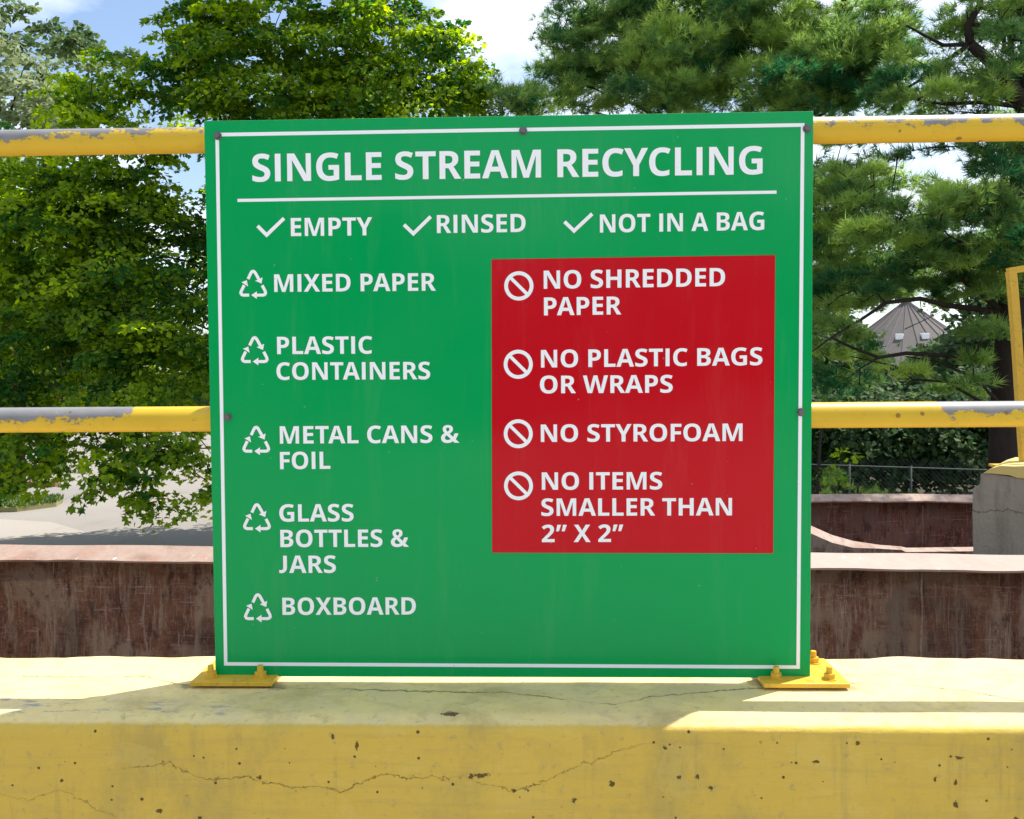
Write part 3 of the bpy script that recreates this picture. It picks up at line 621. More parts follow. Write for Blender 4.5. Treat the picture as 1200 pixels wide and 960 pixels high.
def container(label, x0, x1, yn, yf, top, skew, matin, matrim, rim_w, slope, near_rim=None, ambient='container'):
    """open-topped steel container; its long sides run along the barrier. skew: y change along x"""
    yF = lambda x: yf + skew*x; yN = lambda x: yn + skew*x
    c = thing('waste_container', label, ambient, ((x0+x1)/2, (yn+yf)/2, GZ), 'open steel waste containers below the barrier')
    zb = GZ+0.25
    bm = bmesh.new(); panel_wall(bm, (x0, yF(x0)), (x1, yF(x1)), zb, top-0.04, 0.012, 40, 0.03, x0); part('side_wall', bm, matin, c, True)
    bm = bmesh.new(); panel_wall(bm, (x0, yN(x0)), (x1, yN(x1)), zb, (top if near_rim is None else top-0.25)-0.05, 0.012, 40, 0.02, x1); part('side_wall', bm, matin, c, True)
    for x in (x0, x1):
        bm = bmesh.new(); panel_wall(bm, (x, yN(x)), (x, yF(x)), zb, top-0.03, 0.012, 16, 0.02, 7); part('end_wall', bm, matin, c, True)
        bm = bmesh.new(); xs = -0.05 if x == x0 else 0.05
        prism(bm, [(x-0.05, yN(x)+0.03, top-0.09), (x+0.05, yN(x)+0.03, top-0.09), (x+0.05, yF(x)-0.03, top-0.09), (x-0.05, yF(x)-0.03, top-0.09)],
              [(x-0.05, yN(x)+0.03, top-0.004), (x+0.05, yN(x)+0.03, top-0.004), (x+0.05, yF(x)-0.03, top-0.004), (x-0.05, yF(x)-0.03, top-0.004)])
        part('rim', bm, matrim, c)
    bm = bmesh.new(); prism(bm, [(x0, yN(x0), zb-0.1), (x1, yN(x1), zb-0.1), (x1, yF(x1), zb-0.1), (x0, yF(x0), zb-0.1)], [(x0, yN(x0), zb-0.001), (x1, yN(x1), zb-0.001), (x1, yF(x1), zb-0.001), (x0, yF(x0), zb-0.001)]); part('floor', bm, matin, c)
    # far rim
    n = 90; xs = [x0-0.04+(x1-x0+0.08)*i/n for i in range(n+1)]
    o = [(x, yF(x)+0.03+wavy(x, 1.1, 0.012), top+wavy(x, 1.7, 0.010)) for x in xs]
    i_ = [(x, yF(x)+0.03-rim_w+wavy(x, 2.6, 0.018)+wavy(x, 9, 0.010)+wavy(x, 23, 0.005), top-slope+wavy(x+9, 1.9, 0.010)+wavy(x, 7, 0.005)) for x in xs]
    bm = bmesh.new(); wobble_strip(bm, o, i_, 0.05); part('rim', bm, matrim, c)
    # near rim
    if near_rim is None:
        o = [(x, yN(x)-0.03, top-0.03+wavy(x, 1.5, 0.01)) for x in xs]; i_ = [(x, yN(x)+0.08, top-0.04+wavy(x, 1.2, 0.01)) for x in xs]
        bm = bmesh.new(); wobble_strip(bm, i_, o, 0.05); part('rim', bm, matrim, c)
    else:
        o = [p[0] for p in near_rim]; i_ = [p[1] for p in near_rim]
        bm = bmesh.new(); wobble_strip(bm, o, i_, 0.02); part('rim', bm, matrim, c, False, 'bent near rim sagging towards the middle')
        bm = bmesh.new()
        A = [bm.verts.new(p[1]) for p in near_rim]; B = [bm.verts.new((p[1][0], p[1][1]+0.01, top-0.62)) for p in near_rim]
        for k in range(len(A)-1): bm.faces.new((A[k], A[k+1], B[k+1], B[k]))
        part('side_wall', bm, MAT_RUST, c, True)
    # weld seams down the inside of the far wall
    for k in range(1, 4):
        x = x0+(x1-x0)*k/4+0.17*k; bm = bmesh.new(); tube(bm, [(x+0.004*math.sin(q*2.1), yF(x)-0.016, zb+(top-0.08-zb)*q/12) for q in range(13)], 0.007, 6); part('weld_seam', bm, matin, c, True)
    # outer posts of the near and far walls, and the skids
    for k in range(9):
        x = x0+0.3+(x1-x0-0.6)*k/8
        for y, s in ((yF(x)+0.02, 1), (yN(x)-0.02, -1)):
            bm = bmesh.new(); ya, yb = sorted((y, y+0.08*s)); box(bm, (x-0.04, ya, zb), (x+0.04, yb, top-0.32), 0.006); part('stiffener', bm, matin, c)
    for y in (0.3, 0.7):
        yy = yn+(yf-yn)*y; bm = bmesh.new(); box(bm, (x0, yy-0.06, GZ+0.012), (x1, yy+0.06, zb-0.102)); part('skid', bm, matin, c)
    return c
container('long rusty open container right behind the barrier, with scratched inner wall and pinkish rim', -3.7, 3.35, 0.45, 2.95, -0.335, -0.055, MAT_RUST, MAT_RIM, 0.17, 0.050)
# the container behind: its near rim is bent upwards on the left and sinks to the right
near = []
for px, pt, pb in ((800, 560, 572), (900, 596, 606), (950, 616, 625), (975, 627, 636), (1000, 634, 642), (1030, 638.5, 643), (1056, 640.5, 644.5), (1062, 642, 647), (1100, 641.5, 646.5), (1139, 641, 646), (1230, 641, 646), (1330, 641, 646)):
    a = on_y(px, pt, 3.90); b = on_y(px, pb, 3.77); near.append(((a[0], a[1], a[2]), (b[0], b[1], b[2])))
near = [((-1.3, 3.90, -0.10), (-1.3, 3.77, -0.14)), ((0.3, 3.90, -0.10), (0.3, 3.77, -0.14))] + near
container('reddish brown rusty container further back, between the green sign and the grey concrete pier', -1.3, 4.3, 3.82, 5.95, -0.425, -0.055, MAT_RUST_RED, MAT_RIM_PALE, 0.15, 0.045, near)

# ------------------------------------------------------------------ concrete pier with yellow cap and leaning yellow gate frame
def at_y(px, py, Y): p = on_y(px, py, Y); return (p[0], p[1], p[2])
def concrete_grey():
    m = M('weathered_concrete', 0.85, 0.2); P = m.geo()
    c = m.mix(m.noise(3.5, 6, 0.6, P), (0.22, 0.20, 0.16), (0.34, 0.31, 0.25))
    c = m.mix(m.math('MULTIPLY', m.step(m.noise(5, 6, 0.7, m.scale(P, (2.4, 1, 0.3))), 0.5, 0.66), 0.5), c, (0.16, 0.14, 0.11))
    x, y, z = m.xyz(P)
    line = m.math('ABSOLUTE', m.math('SUBTRACT', m.math('ADD', z, m.math('MULTIPLY', m.noise(9, 5, 0.7, P), 0.10)), -0.10))
    c = m.mix(m.math('MULTIPLY', m.step(line, 0.006, 0.001), 0.7), c, (0.06, 0.05, 0.04))
    v = m.vor(9, P, None); r = m.math('POWER', m.xyz(v['Color'])[0], 6.0)
    c = m.mix(m.step(m.math('SUBTRACT', v['Distance'], m.math('MULTIPLY', r, 0.09)), 0.005, -0.01), c, (0.07, 0.06, 0.05))
    m.color(c); m.bump(m.noise(22, 6, 0.65, P), 0.5, 0.02); return m.m
PY = 3.12
pier = thing('concrete_pier', 'grey weathered concrete wall end with a yellow painted top, right of the rusty containers', 'concrete pier', (3.0, PY, GZ))
def rough_block(bm, outline_px, Y0, Y1, grid=0.0):
    f = [at_y(a, b, Y0) for a, b in outline_px]; prism(bm, f, [(p[0]+(Y1-Y0)*0.75, Y1, p[2]) for p in f]); bmesh.ops.recalc_face_normals(bm, faces=bm.faces); return bm
bm = bmesh.new()
rough_block(bm, [(1140, 573), (1142, 571), (1147, 570), (1149, 563), (1149, 556), (1153, 554), (1200, 561), (1290, 566), (1290, 940), (1139, 940), (1140.5, 640), (1139.5, 600)], PY, PY+0.45)
for e in list(bm.edges): pass
part('block', bm, concrete_grey(), pier)
bm = bmesh.new()
front = [(1153, 554.5), (1156, 552), (1162, 549), (1172, 546), (1290, 551), (1290, 570), (1240, 564), (1215, 563), (1204, 561), (1192, 560), (1183, 557), (1172, 556), (1163, 555)]
f = [at_y(a, b, PY-0.006) for a, b in front]; prism(bm, f, [(p[0]+0.45*0.75, PY+0.45, p[2]+0.004) for p in f]); bmesh.ops.recalc_face_normals(bm, faces=bm.faces)
part('painted_cap', bm, MAT_FADED, pier)
frame = thing('gate_frame', 'leaning yellow steel rail frame standing on the grey concrete pier at the right edge', 'railing', at_y(1195, 545, PY+0.25))
YF_ = PY+0.25
def bar(pts, rad, name='post', seg=14):
    bm = bmesh.new(); tube(bm, [at_y(a, b, YF_) for a, b in pts], rad, seg); part(name, bm, MAT_YELLOW, frame, True)
def flatbar(px, w0, name):
    """square-section bar following px points, w in metres"""
    bm = bmesh.new(); tube(bm, [at_y(a, b, YF_) for a, b in px], w0, 4, True, math.pi/4); part(name, bm, MAT_YELLOW, frame)
flatbar([(1201, 547), (1197, 490), (1193.5, 432), (1190, 380), (1186, 330), (1184.5, 318)], 0.031, 'post')
flatbar([(1181, 318), (1200, 315), (1235, 311), (1262, 309)], 0.026, 'top_bar')
flatbar([(1194, 433), (1225, 431), (1262, 429)], 0.022, 'middle_bar')
flatbar([(1260, 547), (1261, 430), (1262, 309)], 0.031, 'post')
bm = bmesh.new(); b0 = at_y(1199, 548, YF_); box(bm, (b0[0]-0.14, YF_-0.12, b0[2]-0.004), (b0[0]+0.14, YF_+0.12, b0[2]+0.012), 0.003); part('base_plate', bm, MAT_YELLOW, frame)
for dx in (-0.11, 0.11):
    bm = bmesh.new(); hexnut(bm, (b0[0]+dx, YF_-0.09, b0[2]+0.012), 0.016, 0.018); cyl(bm, (b0[0]+dx, YF_-0.09, b0[2]+0.031), 0.009, 0.012); part('anchor_bolt', bm, MAT_YELLOW, frame)

# ------------------------------------------------------------------ chain-link fence in the shade beyond
fence = thing('chain_link_fence', 'thin grey chain-link fence in the dark shade behind the red container', 'fence', (4, 12, GZ))
FZ = 14.0
fa, fb = at(930, 544, FZ), at(1160, 551, FZ); dirf = (fb-fa)
GALV = flat('galvanised_wire', (0.065, 0.08, 0.078), 0.7, 0.3, 0.0)
bm = bmesh.new(); tube(bm, [tuple(fa-dirf*1.2), tuple(fb+dirf*0.8)], 0.012, 8); part('top_rail', bm, GALV, fence, True)
for px in (851, 923, 995, 1067, 1211):
    p = fa + dirf*((px-930)/230.0); bm = bmesh.new(); tube(bm, [(p[0], p[1]-0.02, GZ-0.05), (p[0], p[1]-0.02, p[2]+0.03)], 0.018, 8); part('post', bm, GALV, fence, True)
bm = bmesh.new(); a0 = fa-dirf*0.5; L = np.linalg.norm(dirf[:2])*1.8; d2 = dirf/np.linalg.norm(dirf[:2]); hgt = fa[2]-GZ-0.1
k = -hgt
while k < L:
    for s in (1, -1):
        st = k if s == 1 else k+hgt
        p0 = a0+d2*st; p1 = a0+d2*(st+s*hgt); z1 = a0[2]
        tube(bm, [(p0[0], p0[1], z1-hgt), (p1[0], p1[1], z1)], 0.0012, 3, False)
    k += 0.075
w = part('wire_mesh', bm, GALV, fence); w['kind'] = 'stuff'

# ------------------------------------------------------------------ round building with a conical roof beyond the pines
BZ = 62.0
apex = at(1062, 352, BZ); R_ = 9.0; slope = 0.78
bld = thing('round_building', 'distant round building with conical grey brown roof and a ring of small white vents', 'building', (apex[0], apex[1], GZ))
def roof_mat():
    m = M('roof_shingle', 0.8, 0.3); P = m.geo()
    m.color(m.mix(m.noise(3, 6, 0.7, P), (0.065, 0.058, 0.055), (0.12, 0.105, 0.098))); return m.m
def roof_pt(a, r, dz=0.0): return (apex[0]+r*math.cos(a), apex[1]+r*math.sin(a), apex[2]-slope*r+dz)
RM = roof_mat()
roof = None
root_me = None
for k in range(28):
    bm = bmesh.new(); a0, a1 = 2*math.pi*k/28, 2*math.pi*(k+1)/28
    P4 = [roof_pt(a0, 0.25), roof_pt(a0, R_), roof_pt(a1, R_), roof_pt(a1, 0.25)]
    prism(bm, [(p[0], p[1], p[2]-0.15) for p in P4], P4)
    bmesh.ops.recalc_face_normals(bm, faces=bm.faces); part('roof_panel', bm, RM, bld)
bm = bmesh.new()
for k in range(28): tube(bm, [roof_pt(2*math.pi*k/28, 0.2, 0.02), roof_pt(2*math.pi*k/28, R_, 0.02)], 0.045, 4)
q = part('seam', bm, flat('roof_seam', (0.09, 0.08, 0.08)), bld); q['kind'] = 'stuff'
bm = bmesh.new(); cyl(bm, (apex[0], apex[1], apex[2]-0.18), 0.35, 0.35); part('roof_cap', bm, RM, bld)
bm = bmesh.new(); cyl(bm, (apex[0], apex[1], GZ), R_-0.7, apex[2]-slope*R_-GZ, seg=28); part('wall', bm, flat('pale_brick', (0.34, 0.29, 0.24), 0.8), bld)
VM = flat('white_vent', (0.80, 0.80, 0.78))
for k in range(14):
    a = 2*math.pi*(k+0.35)/14; r = 3.5; c = roof_pt(a, r); bm = bmesh.new()
    box(bm, (-0.2, -0.24, -0.25), (0.3, 0.24, 0.16), 0.03)
    bmesh.ops.rotate(bm, verts=bm.verts, cent=(0, 0, 0), matrix=Matrix.Rotation(a, 3, 'Z')); bmesh.ops.translate(bm, verts=bm.verts, vec=c)
    part('roof_vent', bm, VM, bld)

# ------------------------------------------------------------------ vegetation
RNG = np.random.default_rng(11)
def unit(v): return v/np.maximum(1e-9, np.linalg.norm(v, axis=-1, keepdims=True))
MAPLE_V = np.array([(0, 0, 0), (.42, -.1, -.1), (.34, .18, -.08), (.82, .40, -.22), (.36, .52, -.08), (0, 1.05, -.05), (-.36, .52, -.08), (-.82, .40, -.22), (-.34, .18, -.08), (-.42, -.1, -.1), (0, .32, 0.03)])
MAPLE_T = np.array([(10, i, (i+1) % 10) for i in range(10)])
OVAL_V = np.array([(0, 0, 0), (.40, .50, -.10), (0, 1, -.02), (-.40, .50, -.10)]); OVAL_T = np.array([(0, 1, 2), (0, 2, 3)])
def tuft_template(n, spread, w, seed):
    r = np.random.default_rng(seed); V = []; T = []
    for i in range(n):
        th = r.random()*6.283; a = spread*math.sqrt(r.random()); L = 0.65+0.5*r.random()
        d = np.array([math.sin(a)*math.cos(th), math.cos(a), math.sin(a)*math.sin(th)])
        s = np.cross(d, r.normal(0, 1, 3)); s = s/np.linalg.norm(s)*w; o = np.array([0, -0.35*r.random(), 0]); k = len(V)
        V += [o+s, o-s, o+d*L]; T.append((k, k+1, k+2))
    return np.array(V), np.array(T)
TUFTS = [tuft_template(17, 1.05, 0.036, s) for s in range(3)]
def scatter_mesh(name, mat, parent, batches):
    """batches: (template verts, tris, origins, dirs, normals, sizes, tints) -> one mesh"""
    VV, TT, tint = [], [], []; off = 0
    for tv, tt, o, d, nrm, s, ti in batches:
        y = unit(d); z = unit(nrm - y*(nrm*y).sum(-1, keepdims=True)); x = np.cross(y, z)
        P = o[:, None, :] + s[:, None, None]*(tv[None, :, 0:1]*x[:, None, :] + tv[None, :, 1:2]*y[:, None, :] + tv[None, :, 2:3]*z[:, None, :])
        k = len(tv); n = len(o); VV.append(P.reshape(-1, 3)); TT.append((tt[None] + (np.arange(n)*k)[:, None, None] + off).reshape(-1, 3)); tint.append(np.repeat(ti, k)); off += n*k
    V = np.concatenate(VV).astype(np.float32); T = np.concatenate(TT).astype(np.int32); ti = np.clip(np.concatenate(tint), 0, 1).astype(np.float32)
    if parent is not None: V = V - np.array(parent.location, dtype=np.float32)
    me = bpy.data.meshes.new(name); me.vertices.add(len(V)); me.vertices.foreach_set('co', V.ravel())
    me.loops.add(T.size); me.loops.foreach_set('vertex_index', T.ravel()); me.polygons.add(len(T))
    me.polygons.foreach_set('loop_start', np.arange(0, T.size, 3, dtype=np.int32)); me.polygons.foreach_set('loop_total', np.full(len(T), 3, dtype=np.int32))
    at_ = me.attributes.new('tint', 'FLOAT', 'POINT'); at_.data.foreach_set('value', ti); me.update(calc_edges=True); me.validate()
    return link(name, me, mat, parent)
def rand_in_ball(n): 
    v = unit(RNG.normal(0, 1, (n, 3))); return v * (RNG.random((n, 1))**(1/2.2))
def ell(px, py, rx, ry, Z, rz, dens=1.0, tint=0.0):
    """foliage volume: centre from a bearing and a distance, radii across, up (at that distance, in photo pixels) and in depth (m)"""
    c = at(px, py, Z); return (c, np.array([rx*Z/F, rz, ry*Z/F]), dens, tint)
GAPS = [(224, 208, 30, 30), (230, 138, 20, 14), (132, 30, 22, 26), (1078, 196, 40, 14), (982, 183, 22, 9), (1104, 376, 38, 18), (1088, 16, 22, 12), (1155, 62, 26, 14), (1010, 22, 14, 10), (600, 40, 38, 46), (1060, 396, 46, 13), (152, 88, 12, 8)]
def pads_in(vols, per_m3, pad_r):
    out = []
    for c, r, dens, tint in vols:
        n = max(1, int(per_m3*dens*r[0]*r[1]*r[2]*4.19*0.6 + 0.5*dens + RNG.random()))
        b = rand_in_ball(n); out.append(np.concatenate([c + b*r, b, pad_r*(0.65+0.7*RNG.random((n, 1))), np.full((n, 1), tint) + RNG.normal(0, 0.24, (n, 1))], 1))
    out = np.concatenate(out); d = out[:, :3]-CAM; z = d@FW; px = CX+F*(d@RT)/z; py = CY-F*(d@UP)/z; ok = np.ones(len(out), bool)
    for hx, hy, ra, rb in GAPS: ok &= ((px-hx)/ra)**2 + ((py-hy)/rb)**2 > 1          # openings between the boughs
    return out[ok]
def broad_crown(name, parent, vols, mat, leaf=0.12, per_m3=2.2, pad_r=0.42, leaves_per_pad=60, tmpl=(MAPLE_V, MAPLE_T), tint0=0.35):
    pd = pads_in(vols, per_m3, pad_r); n = len(pd); m = leaves_per_pad
    c = np.repeat(pd[:, :3], m, 0); out = np.repeat(pd[:, 3:6], m, 0); R = np.repeat(pd[:, 6], m); t = np.repeat(pd[:, 7], m); N = n*m
    th = RNG.random(N)*6.283; rr = np.sqrt(RNG.random(N)); tilt = unit(pd[:, 3:6]*0.40 + np.array([0, -0.35, 1.0]) + RNG.normal(0, 0.22, (n, 3))); tl = np.repeat(tilt, m, 0)
    ax = unit(np.cross(tl, RNG.normal(0, 1, (N, 3)))); o = c + ax*(R*rr)[:, None] + tl*(RNG.normal(0, 0.07, N)*R - 0.26*R*rr*rr)[:, None]
    nr = unit(tl*0.8 + RNG.normal(0, 0.45, (N, 3)) + ax*0.35*rr[:, None]); d = unit(ax + RNG.normal(0, 0.5, (N, 3)) + np.array([0, 0, -0.35]))
    s = leaf*(0.6+0.7*RNG.random(N))
    return scatter_mesh(name, mat, parent, [(tmpl[0], tmpl[1], o, d, nr, s, tint0 + t + RNG.normal(0, 0.18, N))]), pd
def pine_crown(name, parent, vols, mat, tuft=0.115, per_m3=2.6, pad_r=0.42, tufts_per_pad=34, tint0=0.35):
    pd = pads_in(vols, per_m3, pad_r); n = len(pd); m = tufts_per_pad
    c = np.repeat(pd[:, :3], m, 0); R = np.repeat(pd[:, 6], m); t = np.repeat(pd[:, 7], m); N = n*m
    lead = unit(pd[:, 3:6]*np.array([1, 1, 0.25]) + RNG.normal(0, 0.25, (n, 3))*np.array([1, 1, 0.4])); lead = np.repeat(lead, m, 0)
    side = unit(np.cross(lead, np.array([0, 0, 1.0]))); up = np.cross(side, lead)
    u = RNG.random(N)*1.9-0.9; w = RNG.normal(0, 0.42, N)*(1.05-0.45*u)
    o = c + lead*(R*u)[:, None] + side*(R*w)[:, None] + up*(R*RNG.normal(0, 0.12, N) - 0.10*R*u*u)[:, None]
    d = unit(lead*0.8 + side*(w*0.9)[:, None] + np.array([0, 0, 0.55]) + RNG.normal(0, 0.33, (N, 3)))
    s = tuft*(0.75+0.55*RNG.random(N)); pick = RNG.integers(0, 3, N); ti = tint0 + t + RNG.normal(0, 0.12, N); B = []
    for k in range(3):
        q = pick == k; B.append((TUFTS[k][0], TUFTS[k][1], o[q], d[q], RNG.normal(0, 1, (int(q.sum()), 3)), s[q], ti[q]))
    return scatter_mesh(name, mat, parent, B), pd
def sagging(a, b, k, sag):
    a, b = np.array(a, float), np.array(b, float); L = np.linalg.norm(b-a)
    return [a + (b-a)*t + np.array([0, 0, sag*L*math.sin(math.pi*t)]) + (RNG.normal(0, 0.02*L, 3) if 0 < t < 1 else 0) for t in (i/k for i in range(k+1))]
def wood(tree, trunk_pts, trunk_r, pads, n_limb=12, twig=True, sag=0.08, mat=None, limb_r=0.032, limb_paths=()):
    mat = mat or MAT_BARK; L = Vector(tree.location)
    bm = bmesh.new(); tube(bm, trunk_pts, trunk_r, 14); part('trunk', bm, mat, tree, True)
    tp = np.array([tuple(p) for p in trunk_pts])
    dense = np.concatenate([tp[i] + (tp[i+1]-tp[i])*np.linspace(0, 1, 12)[:, None] for i in range(len(tp)-1)])
    lo = dense[:, 2].min() + 0.18*(dense[:, 2].max()-dense[:, 2].min()); dense = dense[dense[:, 2] >= lo]
    nodes = [dense]
    for path, r0, r1 in limb_paths:
        bm = bmesh.new(); k = len(path); tube(bm, path, [r0+(r1-r0)*i/(k-1) for i in range(k)], 8); part('limb', bm, mat, tree, True)
        nodes.append(np.array([tuple(p) for p in path]))
    idx = RNG.permutation(len(pads)); chosen = idx[:n_limb]
    for i in chosen:
        e = pads[i, :3]; dd = np.linalg.norm(dense[:, :2]-e[:2], axis=1); want = e[2] - 0.35*dd + 0.0
        j = np.argmin(np.abs(dense[:, 2]-want) + 0.15*dd); path = sagging(dense[j], e, 6, sag)
        bm = bmesh.new(); r0 = limb_r*(0.6+0.5*RNG.random()); tube(bm, path, [r0*(1-0.8*q/6) for q in range(7)], 7); part('limb', bm, mat, tree, True); nodes.append(np.array(path)[1:])
    if twig:
        N = np.concatenate(nodes); bm = bmesh.new()
        rest = pads[idx[n_limb:], :3]; D = np.array([np.min(np.linalg.norm(N-e, axis=1)) for e in rest])
        for i in np.argsort(D):
            e = rest[i]; dd = np.linalg.norm(N-e, axis=1); j = np.argmin(dd)
            if dd[j] > 1.3: continue
            p = sagging(N[j], e, 3, sag*0.6); tube(bm, p, [0.010, 0.008, 0.006, 0.003], 4, False)
            N = np.concatenate([N, np.array(p)[2:]])
        t = part('twig', bm, mat, tree); t['kind'] = 'stuff'
def tree(name, label, base, group=None): return thing(name, label, 'tree', base, group)

# the broad maple left of and behind the sign
mp_ = tree('maple_tree', 'big dark green maple filling the left side, low leafy branches hanging over the asphalt', (-2.2, 12.2, GZ))
V = [ell(110, 300, 150, 110, 13, 1.3), ell(60, 420, 110, 80, 12.5, 1.1), ell(180, 420, 100, 80, 12, 1.0), ell(150, 350, 110, 60, 12.0, .8), ell(60, 250, 80, 50, 12.4, .8, 1, .1), ell(180, 240, 55, 30, 12.6, .6, .8, .1),
     ell(110, 500, 90, 40, 11.4, .6, 1.2), ell(150, 545, 62, 42, 11.2, .45, 1.9), ell(190, 530, 50, 30, 11.2, .4, 1.5), ell(180, 590, 17, 24, 11.2, .25, 3), ell(110, 575, 26, 16, 11.2, .25, 1.8), ell(25, 530, 45, 40, 11.6, .6, 1.8), ell(-20, 480, 60, 70, 12, .8, 1), ell(5, 570, 20, 16, 11.4, .3, 1.6),
     ell(225, 520, 28, 26, 11.1, .35, 1.3), ell(250, 592, 14, 26, 11.1, .25, 3), ell(222, 562, 16, 10, 11.2, .2, 1.8), ell(-60, 300, 120, 200, 13.5, 1.6, .8),
     ell(572, 112, 32, 22, 12.6, .4, 2, .1), ell(545, 95, 30, 36, 12.7, .4, 1.6, .1), ell(105, 60, 40, 22, 12.9, .4, .9, .1), ell(165, 75, 26, 30, 12.8, .4, 1, .1), ell(250, 20, 60, 50, 13, .8, 1, .1), ell(520, 60, 45, 60, 13, .7, 1, .1), ell(555, 80, 22, 30, 12.8, .4, 1.3, .1), ell(470, 10, 60, 40, 13.2, .8, 1), ell(350, 110, 130, 30, 12.3, .6, 1, .1), ell(180, 160, 60, 30, 12.4, .5, 1, .1), ell(300, 90, 110, 95, 13, 1.1, 1, .08), ell(415, 60, 85, 85, 13, 1.1, 1, .06), ell(490, 105, 60, 42, 12.5, .8, 1.1), ell(550, 118, 26, 18, 12.5, .4, 1.6), ell(450, 40, 60, 40, 12.5, .6), ell(228, 90, 45, 60, 12.6, .6, 1), ell(195, 45, 24, 28, 12.6, .35, 1.4), ell(178, 110, 32, 35, 12.5, .45, 1.0), ell(500, 60, 40, 30, 12.7, .4, 1.0),
     ell(110, 105, 62, 34, 12.4, .6, 1.2, .2), ell(70, 135, 45, 26, 12.3, .5, 1.2, .2), ell(150, 100, 30, 26, 12.3, .4, 1.2, .15), ell(130, 200, 70, 40, 12.5, .7, 1, .12), ell(20, 200, 60, 40, 12.5, .6, 1, .1),
     ell(350, 300, 190, 190, 14, 1.7, .35), ell(330, -110, 190, 120, 13.5, 1.7, .6), ell(370, 190, 190, 120, 14.4, .9, .8), ell(230, 40, 30, 40, 13, .5, 1), ell(300, 480, 120, 60, 13.5, 1.2, .4)]
low = [v for v in V if v[0][2] < 0.35]; high = [v for v in V if v[0][2] >= 0.35]
cr, pd = broad_crown('crown', mp_, low, MAT_MAPLE, 0.074, 27.0, 0.25, 50)
cr2, pd2 = broad_crown('crown', mp_, high, MAT_MAPLE, 0.085, 24.0, 0.28, 100, (OVAL_V, OVAL_T)); pd = np.concatenate([pd, pd2])
wood(mp_, [(-2.2, 12.2, GZ-0.1), (-2.25, 12.2, 0.3), (-2.4, 12.3, 2.2), (-2.3, 12.3, 4.2), (-2.6, 12.4, 6.0)], [0.30, 0.23, 0.18, 0.12, 0.05], pd, 22, True, 0.05)
# grey-green tree and darker trees behind it at the top left
wl = tree('willow_tree', 'pale grey green feathery tree at the top left edge behind the maple', tuple(at(10, 480, 19))[:2] + (GZ,))
cr, pd = broad_crown('crown', wl, [ell(15, 100, 60, 50, 19, 1.2, 1), ell(45, 130, 45, 35, 18.5, 1, 1), ell(-40, 60, 60, 90, 19.5, 1.4, .8), ell(-10, 200, 90, 90, 19.5, 1.5, .5), ell(30, 72, 40, 26, 19, .8, 1)], MAT_WILLOW, 0.15, 5.0, 0.45, 70, (OVAL_V, OVAL_T), 0.5)
q = at(10, 480, 19); wood(wl, [(q[0], q[1], GZ-0.1), (q[0]+.1, q[1], 2), (q[0]-.1, q[1], 5.5)], [0.3, 0.22, 0.08], pd, 9, False)
MAT_DEEP = leaf_material('dusky_leaf', (0.035, 0.075, 0.03), (0.12, 0.17, 0.055), 0.3)
tb = tree('leafy_tree', 'dusky green tree rising against blue sky at the top left, left of the sky gap', tuple(at(60, 480, 24))[:2] + (GZ,))
cr, pd = broad_crown('crown', tb, [ell(60, 45, 34, 28, 24, .9, 1), ell(90, 60, 36, 28, 24, .9, 1), ell(120, 78, 20, 14, 24, .5, 1.6), ell(-5, 22, 26, 40, 23, .7, 1.4), ell(25, 25, 16, 18, 23.5, .5, 1.3), ell(25, 45, 25, 22, 23, .7), ell(60, 130, 90, 60, 25, 1.5, .5), ell(105, 36, 5, 10, 24, .2, 2.5), ell(150, 72, 9, 12, 24, .3, 2.5), ell(60, 300, 110, 120, 26, 2, .18)], MAT_DEEP, 0.18, 4.0, 0.45, 70, (OVAL_V, OVAL_T), 0.4)
q = at(60, 480, 24); wood(tb, [(q[0], q[1], GZ-0.1), (q[0]+.2, q[1], 4), (q[0], q[1], 9)], [0.35, 0.25, 0.08], pd, 10, False)

